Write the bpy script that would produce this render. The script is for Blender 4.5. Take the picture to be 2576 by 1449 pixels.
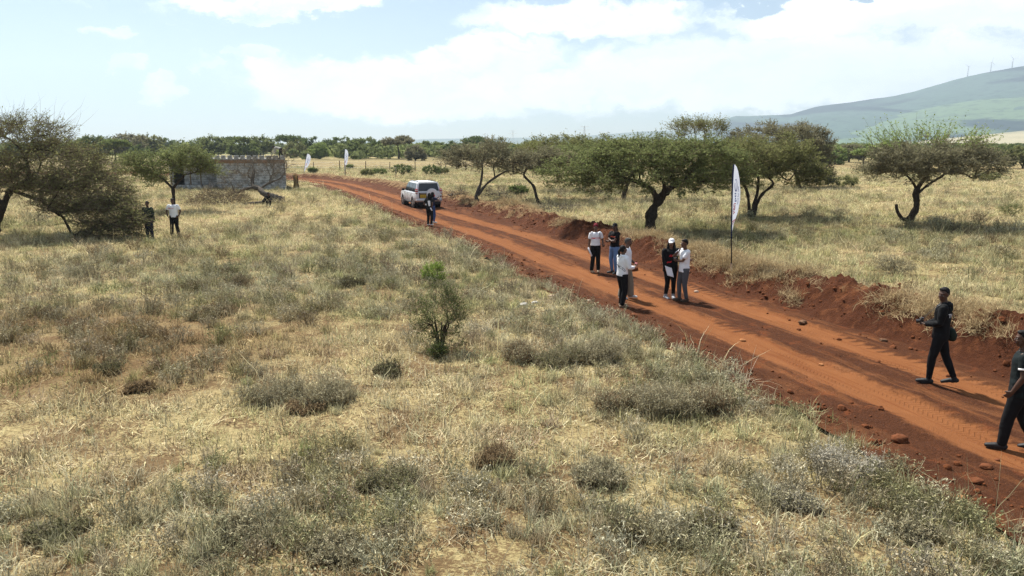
import bpy, bmesh, math, random
import numpy as np
from mathutils import Vector, Matrix, Euler
from mathutils.bvhtree import BVHTree

for _o in list(bpy.data.objects):
    bpy.data.objects.remove(_o)
SC = bpy.context.scene
COL = SC.collection
R = math.radians

# ------------------------------------------------------------------ camera
S = 2.51563                     # reference measurements were taken on a 2576 px wide view
F = 739.6
CAMH = 4.4
PITCH = math.atan((288 - 143) / F)
cam_d = bpy.data.cameras.new("camera")
cam = bpy.data.objects.new("camera", cam_d)
COL.objects.link(cam)
cam.location = (0, 0, CAMH)
cam.rotation_euler = (math.pi / 2 - PITCH, 0, 0)
cam_d.sensor_width = 36
cam_d.lens = F * 36 / 1024
cam_d.clip_start = 0.1
cam_d.clip_end = 40000
SC.camera = cam

# ------------------------------------------------------------------ render settings / exposure
SC.render.engine = 'CYCLES'
cy = SC.cycles
cy.max_bounces = 5; cy.diffuse_bounces = 3; cy.glossy_bounces = 2; cy.transmission_bounces = 3
cy.volume_bounces = 0; cy.transparent_max_bounces = 8
cy.use_denoising = True
cy.denoising_prefilter = 'NONE'
SC.view_settings.view_transform = 'Standard'
SC.view_settings.look = 'None'
SC.view_settings.gamma = 1
SC.view_settings.use_curve_mapping = False
SC.view_settings.exposure = EXPOSURE = 1.2

# ------------------------------------------------------------------ sun
SUN_EL = R(56); SUN_AZ = R(-32)      # azimuth measured from +Y (ahead) towards +X
sun_d = bpy.data.lights.new("sun", 'SUN')
sun_d.energy = 4.3
sun_d.angle = R(3.5)
sun_d.color = (1.0, 0.95, 0.86)
sun = bpy.data.objects.new("sun", sun_d)
COL.objects.link(sun)
_sd = Vector((math.sin(SUN_AZ) * math.cos(SUN_EL), math.cos(SUN_AZ) * math.cos(SUN_EL), math.sin(SUN_EL)))
sun.rotation_euler = _sd.to_track_quat('Z', 'Y').to_euler()
sun.location = (0, 0, 300)

# ------------------------------------------------------------------ node helpers
class NT:
    def __init__(s, tree):
        s.t = tree; s.n = tree.nodes; s.l = tree.links
    def new(s, typ, **kw):
        n = s.n.new(typ)
        for k, v in kw.items():
            setattr(n, k, v)
        return n
    def put(s, sock, v):
        if isinstance(v, bpy.types.NodeSocket):
            s.l.new(v, sock)
        elif v is not None:
            if sock.type == 'RGBA' and len(v) == 3:
                v = (*v, 1)
            sock.default_value = v
    def m(s, op, a, b=None, c=None, clamp=False):
        n = s.new('ShaderNodeMath', operation=op, use_clamp=clamp)
        s.put(n.inputs[0], a)
        if b is not None: s.put(n.inputs[1], b)
        if c is not None: s.put(n.inputs[2], c)
        return n.outputs[0]
    def mix(s, f, a, b, blend='MIX'):
        n = s.new('ShaderNodeMix', data_type='RGBA', blend_type=blend)
        s.put(n.inputs[0], f); s.put(n.inputs[6], a); s.put(n.inputs[7], b)
        return n.outputs[2]
    def ramp(s, f, stops, interp='LINEAR'):
        n = s.new('ShaderNodeValToRGB')
        n.color_ramp.interpolation = interp
        e = n.color_ramp.elements
        while len(e) < len(stops): e.new(0.5)
        for el, (p, c) in zip(e, stops):
            el.position = p
            el.color = (c, c, c, 1) if isinstance(c, (int, float)) else (*c, 1)
        s.put(n.inputs[0], f)
        return n.outputs[0]
    def smooth(s, v, lo, hi):
        n = s.new('ShaderNodeMapRange', interpolation_type='SMOOTHSTEP')
        s.put(n.inputs[0], v); n.inputs[1].default_value = lo; n.inputs[2].default_value = hi
        return n.outputs[0]
    def noise(s, vec, scale, detail=4, rough=.55, dist=0):
        n = s.new('ShaderNodeTexNoise')
        if vec is not None: s.put(n.inputs['Vector'], vec)
        n.inputs['Scale'].default_value = scale; n.inputs['Detail'].default_value = detail
        n.inputs['Roughness'].default_value = rough; n.inputs['Distortion'].default_value = dist
        return n.outputs[0]
    def xyz(s, x, y, z=0.0):
        n = s.new('ShaderNodeCombineXYZ')
        s.put(n.inputs[0], x); s.put(n.inputs[1], y); s.put(n.inputs[2], z)
        return n.outputs[0]
    def sep(s, v):
        n = s.new('ShaderNodeSeparateXYZ'); s.put(n.inputs[0], v)
        return n.outputs

def px_dir(X, Y):
    x = X / S - 512; y = 288 - Y / S
    return Vector((x, F * math.cos(PITCH) + y * math.sin(PITCH), -F * math.sin(PITCH) + y * math.cos(PITCH))).normalized()
def azel(X, Y):
    d = px_dir(X, Y)
    return math.atan2(d.x, d.y), math.asin(d.z)

# ------------------------------------------------------------------ world: Nishita sky with cumulus
world = bpy.data.worlds.new("World")
SC.world = world
world.use_nodes = True
w = NT(world.node_tree)
w.n.clear()
sky = w.new('ShaderNodeTexSky', sky_type='NISHITA', sun_disc=False)
sky.sun_elevation = SUN_EL
sky.sun_rotation = SUN_AZ
sky.altitude = 1500; sky.air_density = 1.0; sky.dust_density = 1.0; sky.ozone_density = 1.2
tc = w.new('ShaderNodeTexCoord')
gx, gy, gz_ = w.sep(tc.outputs['Generated'])
az = w.m('ARCTAN2', gx, gy)
el = w.m('ARCSINE', gz_)
az0, el0 = az, el
def warp(c0, scale, amp, seed):
    return w.m('ADD', c0, w.m('MULTIPLY', w.m('SUBTRACT', w.noise(w.xyz(az0, w.m('MULTIPLY', el0, 1.6), seed), scale, 8, .62, .0), .5), amp))
az = warp(warp(az0, 9, .16, 1.3), 34, .045, 5.1)
el = warp(warp(el0, 9, .085, 9.7), 34, .030, 2.9)
cv = w.xyz(az, w.m('MULTIPLY', el, 1.9), 3.7)
n1 = w.m('ADD', w.m('MULTIPLY', w.noise(cv, 8, 10, .60, .3), .6), w.m('MULTIPLY', w.noise(cv, 26, 8, .6, .2), .4))
n2 = w.noise(cv, 3.2, 4, .5, .1)
def blob(X, Y, rx, ry, top):
    a0, e0 = azel(X, Y)
    ra = abs(azel(X + rx, Y)[0] - a0); re = abs(azel(X, Y - ry)[1] - e0)
    u = w.m('POWER', w.m('ABSOLUTE', w.m('DIVIDE', w.m('SUBTRACT', az, a0), ra)), 2)
    v = w.m('POWER', w.m('ABSOLUTE', w.m('DIVIDE', w.m('SUBTRACT', el, e0), re)), 2)
    return w.m('MINIMUM', w.m('SUBTRACT', 1, w.m('ADD', u, v)), top)
clouds = [(1980, 180, 820, 120, .75), (2250, 30, 700, 80, .7), (1130, 225, 520, 85, .55), (840, 205, 190, 60, .45), (1230, 140, 250, 62, .55),
          (1480, 50, 300, 55, .6), (720, 8, 260, 40, .4), (690, 52, 90, 18, .25), (305, 165, 66, 26, .3), (413, 218, 72, 26, .3), (560, 170, 50, 20, .12),
          (680, 150, 70, 20, .15), (280, 80, 40, 16, .1), (60, 320, 500, 30, -.12), (3200, 100, 800, 200, .7), (-700, 60, 500, 90, .5)]
bias = blob(*clouds[0])
for c in clouds[1:]:
    bias = w.m('MAXIMUM', bias, blob(*c))
hi = w.smooth(el0, 0.30, 0.5)         # unseen cloud added overhead to whiten the ambient skylight
bias = w.m('MAXIMUM', bias, w.m('SUBTRACT', w.m('MULTIPLY', hi, 0.30), 0.15 + 1e-3))
for hx, hy, hrx, hry in ((1850, 0, 110, 26), (1005, 85, 140, 42), (2180, -10, 60, 12)):
    hole = w.m('MAXIMUM', blob(hx, hy, hrx, hry, .9), 0)
    bias = w.m('SUBTRACT', bias, w.m('MULTIPLY', hole, 1.2))
dens = w.m('ADD', bias, w.m('MULTIPLY', w.m('SUBTRACT', n1, .5), 2.3))
mask = w.smooth(dens, -0.05, 0.62)
n3 = w.noise(w.xyz(az, w.m('MULTIPLY', el, 3.2), 8.1), 7, 6, .55, .2)
shade = w.smooth(w.m('ADD', w.m('MULTIPLY', n3, .8), w.m('MULTIPLY', n2, .4)), .45, .8)
ccol = w.mix(shade, (.765, .765, .765), (.56, .58, .60))
# clear air between clouds: Nishita
SKYK = 0.0485
skyc = w.new('ShaderNodeVectorMath', operation='SCALE')
w.l.new(sky.outputs[0], skyc.inputs[0]); skyc.inputs['Scale'].default_value = SKYK
cloudk = w.new('ShaderNodeVectorMath', operation='SCALE')
w.l.new(ccol, cloudk.inputs[0]); cloudk.inputs['Scale'].default_value = 1.0
out = w.mix(w.m('MULTIPLY', mask, .93), skyc.outputs[0], cloudk.outputs[0])
scl = w.new('ShaderNodeVectorMath', operation='SCALE')
w.l.new(out, scl.inputs[0]); scl.inputs['Scale'].default_value = 1 / SKYK
bg = w.new('ShaderNodeBackground')
bg.inputs[1].default_value = SKYK
w.l.new(scl.outputs[0], bg.inputs[0])
wo = w.new('ShaderNodeOutputWorld')
w.l.new(bg.outputs[0], wo.inputs[0])
world.cycles.sampling_method = 'AUTOMATIC'

# ------------------------------------------------------------------ scene helpers
def tag(o, label=None, cat=None, group=None, kind=None):
    if label: o['label'] = label
    if cat: o['category'] = cat
    if group: o['group'] = group
    if kind: o['kind'] = kind
    return o
def empty(name, loc, label, cat, group=None, rz=0.0):
    o = bpy.data.objects.new(name, None)
    o.empty_display_size = .2
    COL.objects.link(o)
    o.location = loc; o.rotation_euler = (0, 0, rz)
    return tag(o, label, cat, group)
def link(name, me, parent=None, mats=()):
    for m_ in (mats if isinstance(mats, (list, tuple)) else [mats]):
        if m_ is not None: me.materials.append(m_)
    o = bpy.data.objects.new(name, me)
    COL.objects.link(o)
    if parent is not None: o.parent = parent
    return o
def bm_obj(name, bm, mats, parent=None, smooth=False):
    me = bpy.data.meshes.new(name)
    bm.normal_update()
    bm.to_mesh(me); bm.free()
    if smooth:
        me.shade_smooth()
    return link(name, me, parent, mats)
def np_mesh(name, verts, faces, mi=None, smooth=False, attrs=None):
    """verts (n,3); faces: list of index arrays (m,k)"""
    me = bpy.data.meshes.new(name)
    verts = np.asarray(verts, dtype=np.float32)
    groups = [np.asarray(f, dtype=np.int32) for f in faces if len(f)]
    nf = sum(len(g) for g in groups); nl = sum(g.size for g in groups)
    me.vertices.add(len(verts)); me.vertices.foreach_set('co', verts.ravel())
    me.loops.add(nl); me.polygons.add(nf)
    me.loops.foreach_set('vertex_index', np.concatenate([g.ravel() for g in groups]))
    starts = []; p = 0
    for g in groups:
        starts.append(p + np.arange(len(g)) * g.shape[1]); p += g.size
    me.polygons.foreach_set('loop_start', np.concatenate(starts).astype(np.int32))
    if mi is not None: me.polygons.foreach_set('material_index', np.asarray(mi, dtype=np.int32))
    if smooth: me.polygons.foreach_set('use_smooth', np.ones(nf, dtype=bool))
    for an, (typ, arr) in (attrs or {}).items():
        a = me.attributes.new(an, typ, 'POINT')
        key = {'FLOAT': 'value', 'FLOAT_VECTOR': 'vector', 'FLOAT_COLOR': 'color', 'INT': 'value'}[typ]
        a.data.foreach_set(key, np.asarray(arr).ravel())
    me.update(calc_edges=True)
    return me
def copy_tree(o, parent=None):
    c = o.copy(); COL.objects.link(c)
    if parent is not None: c.parent = parent
    for ch in list(o.children):
        copy_tree(ch, c)
    return c

# ------------------------------------------------------------------ numpy noise
def _hash(ix, iy, seed):
    h = (ix.astype(np.int64) * 374761393 + iy.astype(np.int64) * 668265263 + seed * 1442695041) & 0x7fffffff
    h = ((h ^ (h >> 13)) * 1274126177) & 0x7fffffff
    return ((h ^ (h >> 16)) & 0xffff) / 65535.0
def vnoise(x, y, seed=0):
    x = np.asarray(x, float); y = np.asarray(y, float)
    ix = np.floor(x); iy = np.floor(y); fx = x - ix; fy = y - iy
    fx = fx * fx * (3 - 2 * fx); fy = fy * fy * (3 - 2 * fy)
    a = _hash(ix, iy, seed); b = _hash(ix + 1, iy, seed); c = _hash(ix, iy + 1, seed); d = _hash(ix + 1, iy + 1, seed)
    return (a * (1 - fx) + b * fx) * (1 - fy) + (c * (1 - fx) + d * fx) * fy
def fbm(x, y, seed=0, octv=4, gain=.5):
    t = 0; a = 1; n = 0
    for i in range(octv):
        t = t + a * vnoise(x * 2 ** i + 17.3 * i, y * 2 ** i - 9.1 * i, seed + i); n += a; a *= gain
    return t / n
def sstep(x, lo, hi):
    t = np.clip((np.asarray(x, float) - lo) / (hi - lo), 0, 1)
    return t * t * (3 - 2 * t)

# ------------------------------------------------------------------ pixel <-> world
def at(X, Y, z=0.0):
    x = X / S - 512; y = 288 - Y / S
    d = (x, F * math.cos(PITCH) + y * math.sin(PITCH), -F * math.sin(PITCH) + y * math.cos(PITCH))
    t = (z - CAMH) / d[2]
    return Vector((d[0] * t, d[1] * t, z))
def wp(X, Y, D):
    """the point seen at (X, Y) on the vertical plane y = D"""
    d = px_dir(X, Y); t = D / d.y
    return Vector((d.x * t, D, CAMH + d.z * t))
def ppm(D):      # reference pixels per metre at range D
    return S * F * 0.985 / D

# ------------------------------------------------------------------ the road line
def catmull(P, n):
    P = [np.array(p, float) for p in P]
    P = [2 * P[0] - P[1]] + P + [2 * P[-1] - P[-2]]
    out = []
    for i in range(1, len(P) - 2):
        for k in range(n):
            t = k / n
            a, b, c, d = P[i - 1], P[i], P[i + 1], P[i + 2]
            out.append(.5 * (2 * b + (c - a) * t + (2 * a - 5 * b + 4 * c - d) * t * t + (3 * b - a - 3 * c + d) * t ** 3))
    out.append(P[-2])
    return np.array(out)
ROAD = catmull([(13.0, -6), (11.2, -1), (9.6, 4.3), (8.4, 9), (7.2, 13.3), (5.6, 18), (3.5, 24.1), (0, 34.5), (-4.5, 45), (-9.3, 57.7), (-14.2, 70),
                (-20, 83), (-27, 92.5), (-37, 98.5), (-52, 101.5), (-75, 103)], 24)
_seg = np.diff(ROAD, axis=0); _sl = np.hypot(_seg[:, 0], _seg[:, 1])
ROAD_T = np.concatenate([[0], np.cumsum(_sl)])
_tan = np.gradient(ROAD, axis=0); _tan /= np.hypot(_tan[:, 0], _tan[:, 1])[:, None]
def road_pt(t, s):
    x = np.interp(t, ROAD_T, ROAD[:, 0]); y = np.interp(t, ROAD_T, ROAD[:, 1])
    tx = np.interp(t, ROAD_T, _tan[:, 0]); ty = np.interp(t, ROAD_T, _tan[:, 1])
    return x + s * ty, y - s * tx
def road_st(x, y):
    """lateral offset s (right positive) and distance along t"""
    x = np.atleast_1d(np.asarray(x, float)); y = np.atleast_1d(np.asarray(y, float))
    s = np.empty(len(x)); t = np.empty(len(x))
    for i in range(0, len(x), 20000):
        dx = x[i:i + 20000, None] - ROAD[None, :, 0]; dy = y[i:i + 20000, None] - ROAD[None, :, 1]
        k = np.argmin(dx * dx + dy * dy, axis=1)
        r = np.arange(len(k))
        s[i:i + 20000] = dx[r, k] * _tan[k, 1] - dy[r, k] * _tan[k, 0]
        t[i:i + 20000] = ROAD_T[k] + dx[r, k] * _tan[k, 0] + dy[r, k] * _tan[k, 1]
        far = np.hypot(dx[r, k], dy[r, k])
        s[i:i + 20000] = np.where(far > np.abs(s[i:i + 20000]) + 1, np.sign(s[i:i + 20000] + 1e-9) * far, s[i:i + 20000])
    return s, t
def edge_r(t):      # where the road meets the bank
    return 2.05 + 1.25 * sstep(t, 42, 54)
def edge_l(t):
    return -2.95 + .25 * (vnoise(t * .8, 3.3, 5) - .5) * 2 + .12 * (vnoise(t * 3.1, 1.3, 6) - .5) * 2
def gz(x, y):
    """level of the open ground"""
    x = np.asarray(x, float); y = np.asarray(y, float)
    return .10 + .16 * (fbm(x * .13, y * .13, 11, 3) - .5) + .05 * (fbm(x * .9, y * .9, 12, 3) - .5)
def gz1(x, y):
    return float(gz(np.array([x]), np.array([y]))[0])
def road_z(s, t):
    s = np.asarray(s, float); t = np.asarray(t, float)
    z = 0.035 * np.ones_like(s)
    for c in (-.98, 1.0):
        z = z - .055 * np.exp(-((s - c) / .36) ** 2) + .03 * np.exp(-((np.abs(s - c) - .58) / .14) ** 2)
    rough = sstep(np.minimum(np.abs(s + .98), np.abs(s - 1.0)), .25, .7)
    z = z + (.012 + .075 * rough) * (fbm(s * 2.6, t * 1.5, 21, 4, .6) - .5)
    z = z + .02 * rough * (vnoise(s * 9, t * 6, 27) - .5)
    el_ = edge_l(t)
    z = z + .10 * sstep(-s, -el_ - .75, -el_ + .05) + .05 * np.exp(-((s - el_ - .5) / .22) ** 2) * vnoise(t * 1.3, 7.7, 24)
    return z
# ------------------------------------------------------------------ materials
def material(name):
    m_ = bpy.data.materials.new(name); m_.use_nodes = True
    t = NT(m_.node_tree); t.n.clear()
    o = t.new('ShaderNodeOutputMaterial')
    return m_, t, o
def pbsdf(t, o, color, rough=.8, spec=.3, bump=None, bstr=.3, bdist=.02, metal=0, sheen=0):
    b = t.new('ShaderNodeBsdfPrincipled')
    t.put(b.inputs['Base Color'], color); t.put(b.inputs['Roughness'], rough)
    b.inputs['Specular IOR Level'].default_value = spec; b.inputs['Metallic'].default_value = metal
    if sheen: b.inputs['Sheen Weight'].default_value = sheen
    if bump is not None:
        bn = t.new('ShaderNodeBump'); bn.inputs['Strength'].default_value = bstr; bn.inputs['Distance'].default_value = bdist
        t.put(bn.inputs['Height'], bump); t.l.new(bn.outputs[0], b.inputs['Normal'])
    t.l.new(b.outputs[0], o.inputs[0])
    return b
def simple(name, col, rough=.7, spec=.3, var=.12, scale=6, metal=0, bstr=0.0, col2=None):
    m_, t, o = material(name)
    tcn = t.new('ShaderNodeTexCoord')
    nz = t.noise(tcn.outputs['Object'], scale, 5, .6)
    c2 = col2 or tuple(max(0, c * (1 - 2.2 * var)) for c in col)
    c1 = col if col2 else tuple(c * (1 + var) for c in col)
    c = t.mix(t.smooth(nz, .3, .7), c1, c2)
    pbsdf(t, o, c, rough, spec, nz if bstr else None, bstr, .02, metal)
    return m_
def cloth(name, col, var=.06):
    m_, t, o = material(name)
    tcn = t.new('ShaderNodeTexCoord')
    nz = t.noise(tcn.outputs['Object'], 9, 4, .6, .4)
    c = t.mix(nz, tuple(x * (1 + var) for x in col), tuple(x * (1 - var) for x in col))
    pbsdf(t, o, c, .85, .15, t.noise(tcn.outputs['Object'], 22, 3, .5, 1.2), .25, .02)
    return m_

def mat_ground():
    m_, t, o = material("dry_ground")
    g = t.new('ShaderNodeNewGeometry'); p = g.outputs['Position']
    big = t.noise(p, .09, 5, .6, .3); mid = t.noise(p, .9, 6, .65, .5); fine = t.noise(p, 14, 5, .7, .8)
    sx, sy, sz = t.sep(p)
    fib = t.noise(t.xyz(t.m('MULTIPLY', sx, 9), t.m('MULTIPLY', sy, 40), 0), 1.0, 4, .7, 1.5)
    straw = t.mix(t.smooth(big, .35, .65), (.46, .37, .19), (.36, .29, .14))
    straw = t.mix(t.smooth(fib, .4, .62), straw, (.19, .15, .072))
    soil = t.mix(fine, (.150, .080, .040), (.070, .042, .022))
    k = t.smooth(t.m('ADD', mid, t.m('MULTIPLY', t.m('SUBTRACT', fine, .5), 1.0)), .42, .58)
    c = t.mix(t.m('MULTIPLY', k, .8), straw, soil)
    green = t.smooth(t.noise(p, .35, 4, .6, .2), .58, .72)
    c = t.mix(t.m('MULTIPLY', green, .35), c, (.15, .17, .06))
    # far plain: broad bands of pale standing grass and scrub
    dist = t.m('SQRT', t.m('ADD', t.m('POWER', sx, 2), t.m('POWER', sy, 2)))
    farf = t.smooth(dist, 120, 320)
    scrub = t.noise(p, .02, 5, .7, .4)
    fc = t.mix(t.smooth(scrub, .42, .58), (.37, .32, .16), (.07, .085, .034))
    c = t.mix(farf, c, fc)
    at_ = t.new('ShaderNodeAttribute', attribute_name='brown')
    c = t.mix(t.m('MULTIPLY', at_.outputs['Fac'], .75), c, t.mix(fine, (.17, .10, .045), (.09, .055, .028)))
    h = t.m('ADD', t.m('MULTIPLY', fine, .6), t.m('MULTIPLY', fib, .5))
    pbsdf(t, o, c, .95, .08, h, .8, .05)
    return m_
def mat_road():
    m_, t, o = material("red_road_soil")
    uv = t.new('ShaderNodeAttribute', attribute_name='lat')     # x = offset from the road line, y = metres along
    s_, t_, _ = t.sep(uv.outputs['Vector'])
    p = t.new('ShaderNodeNewGeometry').outputs['Position']
    wob = t.m('MULTIPLY', t.m('SUBTRACT', t.noise(t.xyz(0, t_, 0), .35, 3, .5), .5), .35)
    ragged = t.m('MULTIPLY', t.m('SUBTRACT', t.noise(t.xyz(t.m('MULTIPLY', s_, 4), t.m('MULTIPLY', t_, 2.6), 0), 1, 5, .65, .6), .5), .9)
    toothk = t.smooth(t.noise(t.xyz(s_, t_, 5), .45, 3, .5), .42, .62)
    track = None
    for c0, wd in ((-.98, .50), (1.02, .46)):
        dd = t.m('ABSOLUTE', t.m('SUBTRACT', t.m('ADD', s_, wob), c0))
        # lugs pressed by tyre shoulders give the track a toothed edge
        tooth = t.m('PINGPONG', t.m('ADD', t.m('MULTIPLY', t_, 1.0), t.m('MULTIPLY', s_, .55)), .14)
        e = t.m('SUBTRACT', wd, t.m('ADD', dd, t.m('ADD', t.m('MULTIPLY', tooth, t.m('MULTIPLY', toothk, 1.5)), t.m('MULTIPLY', ragged, .55))))
        v = t.smooth(e, -.16, .10)
        track = v if track is None else t.m('MAXIMUM', track, v)
    smear = t.smooth(t.noise(t.xyz(t.m('MULTIPLY', s_, 2.2), t.m('MULTIPLY', t_, .22), 3), 1.6, 5, .6, .3), .48, .66)
    inner = t.smooth(t.m('ABSOLUTE', s_), 2.3, 1.6)
    track = t.m('MAXIMUM', track, t.m('MULTIPLY', t.m('MULTIPLY', smear, inner), .62))
    fine = t.noise(p, 16, 6, .7, .3); mid = t.noise(p, 2.1, 5, .65, .4); grit = t.noise(p, 60, 3, .6)
    lines = t.noise(t.xyz(t.m('MULTIPLY', t.m('ADD', s_, wob), 8), t.m('MULTIPLY', t_, .30), 7), 1.0, 4, .6, .2)
    chev = t.m('SINE', t.m('ADD', t.m('MULTIPLY', t_, 62), t.m('MULTIPLY', t.m('PINGPONG', s_, .12), 60)))
    tread = t.m('MULTIPLY', t.smooth(chev, .1, .7), t.m('MULTIPLY', track, t.smooth(t.noise(t.xyz(t.m('MULTIPLY', s_, 5), t.m('MULTIPLY', t_, .35), 9), 1, 3, .5), .48, .60)))
    loose = t.mix(fine, (.108, .040, .0175), (.046, .018, .0095))
    loose = t.mix(t.smooth(mid, .52, .72), loose, (.150, .047, .0175))
    hard = t.mix(mid, (.222, .089, .033), (.163, .060, .022))
    hard = t.mix(t.smooth(t.noise(p, 34, 4, .6), .6, .75), hard, (.150, .047, .015))
    hard = t.mix(t.m('MULTIPLY', t.smooth(lines, .50, .66), .55), hard, (.135, .042, .014))
    hard = t.mix(t.m('MULTIPLY', tread, .16), hard, (.120, .038, .013))
    c = t.mix(track, loose, hard)
    pale = t.smooth(t.noise(t.xyz(t.m('MULTIPLY', s_, .9), t.m('MULTIPLY', t_, .28), 2), 1.3, 6, .65, .8), .52, .74)
    c = t.mix(t.m('MULTIPLY', pale, .38), c, (.30, .125, .050))
    peb = t.smooth(t.noise(p, 30, 2, .5), .70, .76)
    c = t.mix(t.m('MULTIPLY', peb, .6), c, (.25, .12, .065))
    h = t.m('ADD', t.m('MULTIPLY', fine, t.m('SUBTRACT', 1.15, track)), t.m('ADD', t.m('MULTIPLY', grit, .25), t.m('ADD', t.m('MULTIPLY', lines, -.35), t.m('MULTIPLY', tread, -.16))))
    pbsdf(t, o, c, .95, .08, h, 1.0, .06)
    return m_
def mat_bank():
    m_, t, o = material("dug_red_earth")
    p = t.new('ShaderNodeNewGeometry').outputs['Position']
    uv = t.new('ShaderNodeAttribute', attribute_name='lat')
    s_, t_, _ = t.sep(uv.outputs['Vector'])
    fine = t.noise(p, 13, 6, .7, .4); mid = t.noise(p, 1.8, 5, .65, .5)
    c = t.mix(fine, (.110, .037, .0165), (.040, .016, .0085))
    c = t.mix(t.smooth(mid, .5, .7), c, (.150, .056, .024))
    dry = t.smooth(t.m('ADD', t.m('MULTIPLY', t.m('SUBTRACT', s_, 2.6), .55), t.m('MULTIPLY', t.m('SUBTRACT', mid, .5), 2.6)), .55, 1.15)
    strand = t.noise(p, 38, 4, .7, 2.0)
    c = t.mix(t.m('MULTIPLY', dry, t.smooth(strand, .42, .6)), c, (.36, .27, .14))
    pbsdf(t, o, c, .95, .08, t.m('ADD', fine, t.m('MULTIPLY', strand, .3)), 1.0, .07)
    return m_
def mat_leafy(name, base, dark, trans=.25, attr='v', tint=False):
    """thin dry blades and leaves: colour varies blade by blade"""
    m_, t, o = material(name)
    v = t.new('ShaderNodeAttribute', attribute_name=attr).outputs['Fac']
    if tint:
        a = t.new('ShaderNodeAttribute', attribute_name='tint'); a.attribute_type = 'INSTANCER'
        mul = t.m('ADD', .42, t.m('MULTIPLY', t.m('POWER', v, 1.5), 1.35))
        sc_ = t.new('ShaderNodeVectorMath', operation='SCALE')
        t.l.new(a.outputs['Vector'], sc_.inputs[0]); t.l.new(mul, sc_.inputs['Scale'])
        c = sc_.outputs[0]
        c = t.mix(t.m('MULTIPLY', t.smooth(v, .82, .95), .5), c, base)
    else:
        c = t.mix(v, dark, base)
    d = t.new('ShaderNodeBsdfDiffuse'); t.put(d.inputs[0], c)
    tr = t.new('ShaderNodeBsdfTranslucent'); t.put(tr.inputs[0], c)
    mx = t.new('ShaderNodeMixShader'); mx.inputs[0].default_value = trans
    t.l.new(d.outputs[0], mx.inputs[1]); t.l.new(tr.outputs[0], mx.inputs[2]); t.l.new(mx.outputs[0], o.inputs[0])
    return m_
def mat_bark(name, c1, c2):
    m_, t, o = material(name)
    p = t.new('ShaderNodeTexCoord').outputs['Object']
    sx, sy, sz = t.sep(p)
    n = t.noise(t.xyz(t.m('MULTIPLY', sx, 22), t.m('MULTIPLY', sy, 22), t.m('MULTIPLY', sz, 5)), 1, 5, .7, .4)
    pbsdf(t, o, t.mix(t.smooth(n, .35, .65), c1, c2), .95, .1, n, .9, .05)
    return m_

M = {}
M['ground'] = mat_ground(); M['road'] = mat_road(); M['bank'] = mat_bank()
M['grass'] = mat_leafy("dry_grass_blades", (.62, .54, .32), (.16, .13, .07), .30, tint=True)
M['twiggy'] = mat_leafy("dry_shrub_twigs", (.42, .39, .31), (.15, .13, .10), .12, tint=True)
M['straw'] = mat_leafy("loose_straw", (.58, .46, .265), (.24, .175, .095), .15)
M['bark'] = mat_bark("acacia_bark", (.075, .058, .043), (.028, .021, .016))
M['bark_pale'] = mat_bark("grey_bark", (.17, .15, .125), (.06, .05, .04))
M['twig'] = mat_leafy("acacia_twigs", (.25, .20, .14), (.085, .066, .047), .05)
M['twig_grey'] = mat_leafy("bare_grey_twigs", (.24, .21, .165), (.09, .076, .06), .05)
def leafmat(name, a, b, tr=.44): return mat_leafy(name, a, b, tr)
M['leaf_olive'] = leafmat("acacia_leaves_olive", (0.287, 0.293, 0.121), (0.109, 0.117, 0.048))
M['leaf_green'] = leafmat("acacia_leaves_green", (0.270, 0.305, 0.121), (0.098, 0.117, 0.046))
M['leaf_bright'] = leafmat("acacia_leaves_fresh", (0.351, 0.428, 0.146), (0.138, 0.185, 0.063))
M['leaf_grey'] = leafmat("acacia_leaves_dull", (0.305, 0.287, 0.172), (0.121, 0.113, 0.069))
M['leaf_deep'] = leafmat("bush_leaves_deep", (0.171, 0.218, 0.076), (0.062, 0.085, 0.031))
M['leaf_mid'] = leafmat("bush_leaves_mid", (0.248, 0.294, 0.100), (0.094, 0.120, 0.043))
M['leaf_bush'] = leafmat("green_bush_leaves", (.150, .185, .062), (.055, .074, .024), .3)
M['leaf_lime'] = leafmat("fresh_sprig_leaves", (0.298, 0.401, 0.082), (0.142, 0.209, 0.045), .35)

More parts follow.
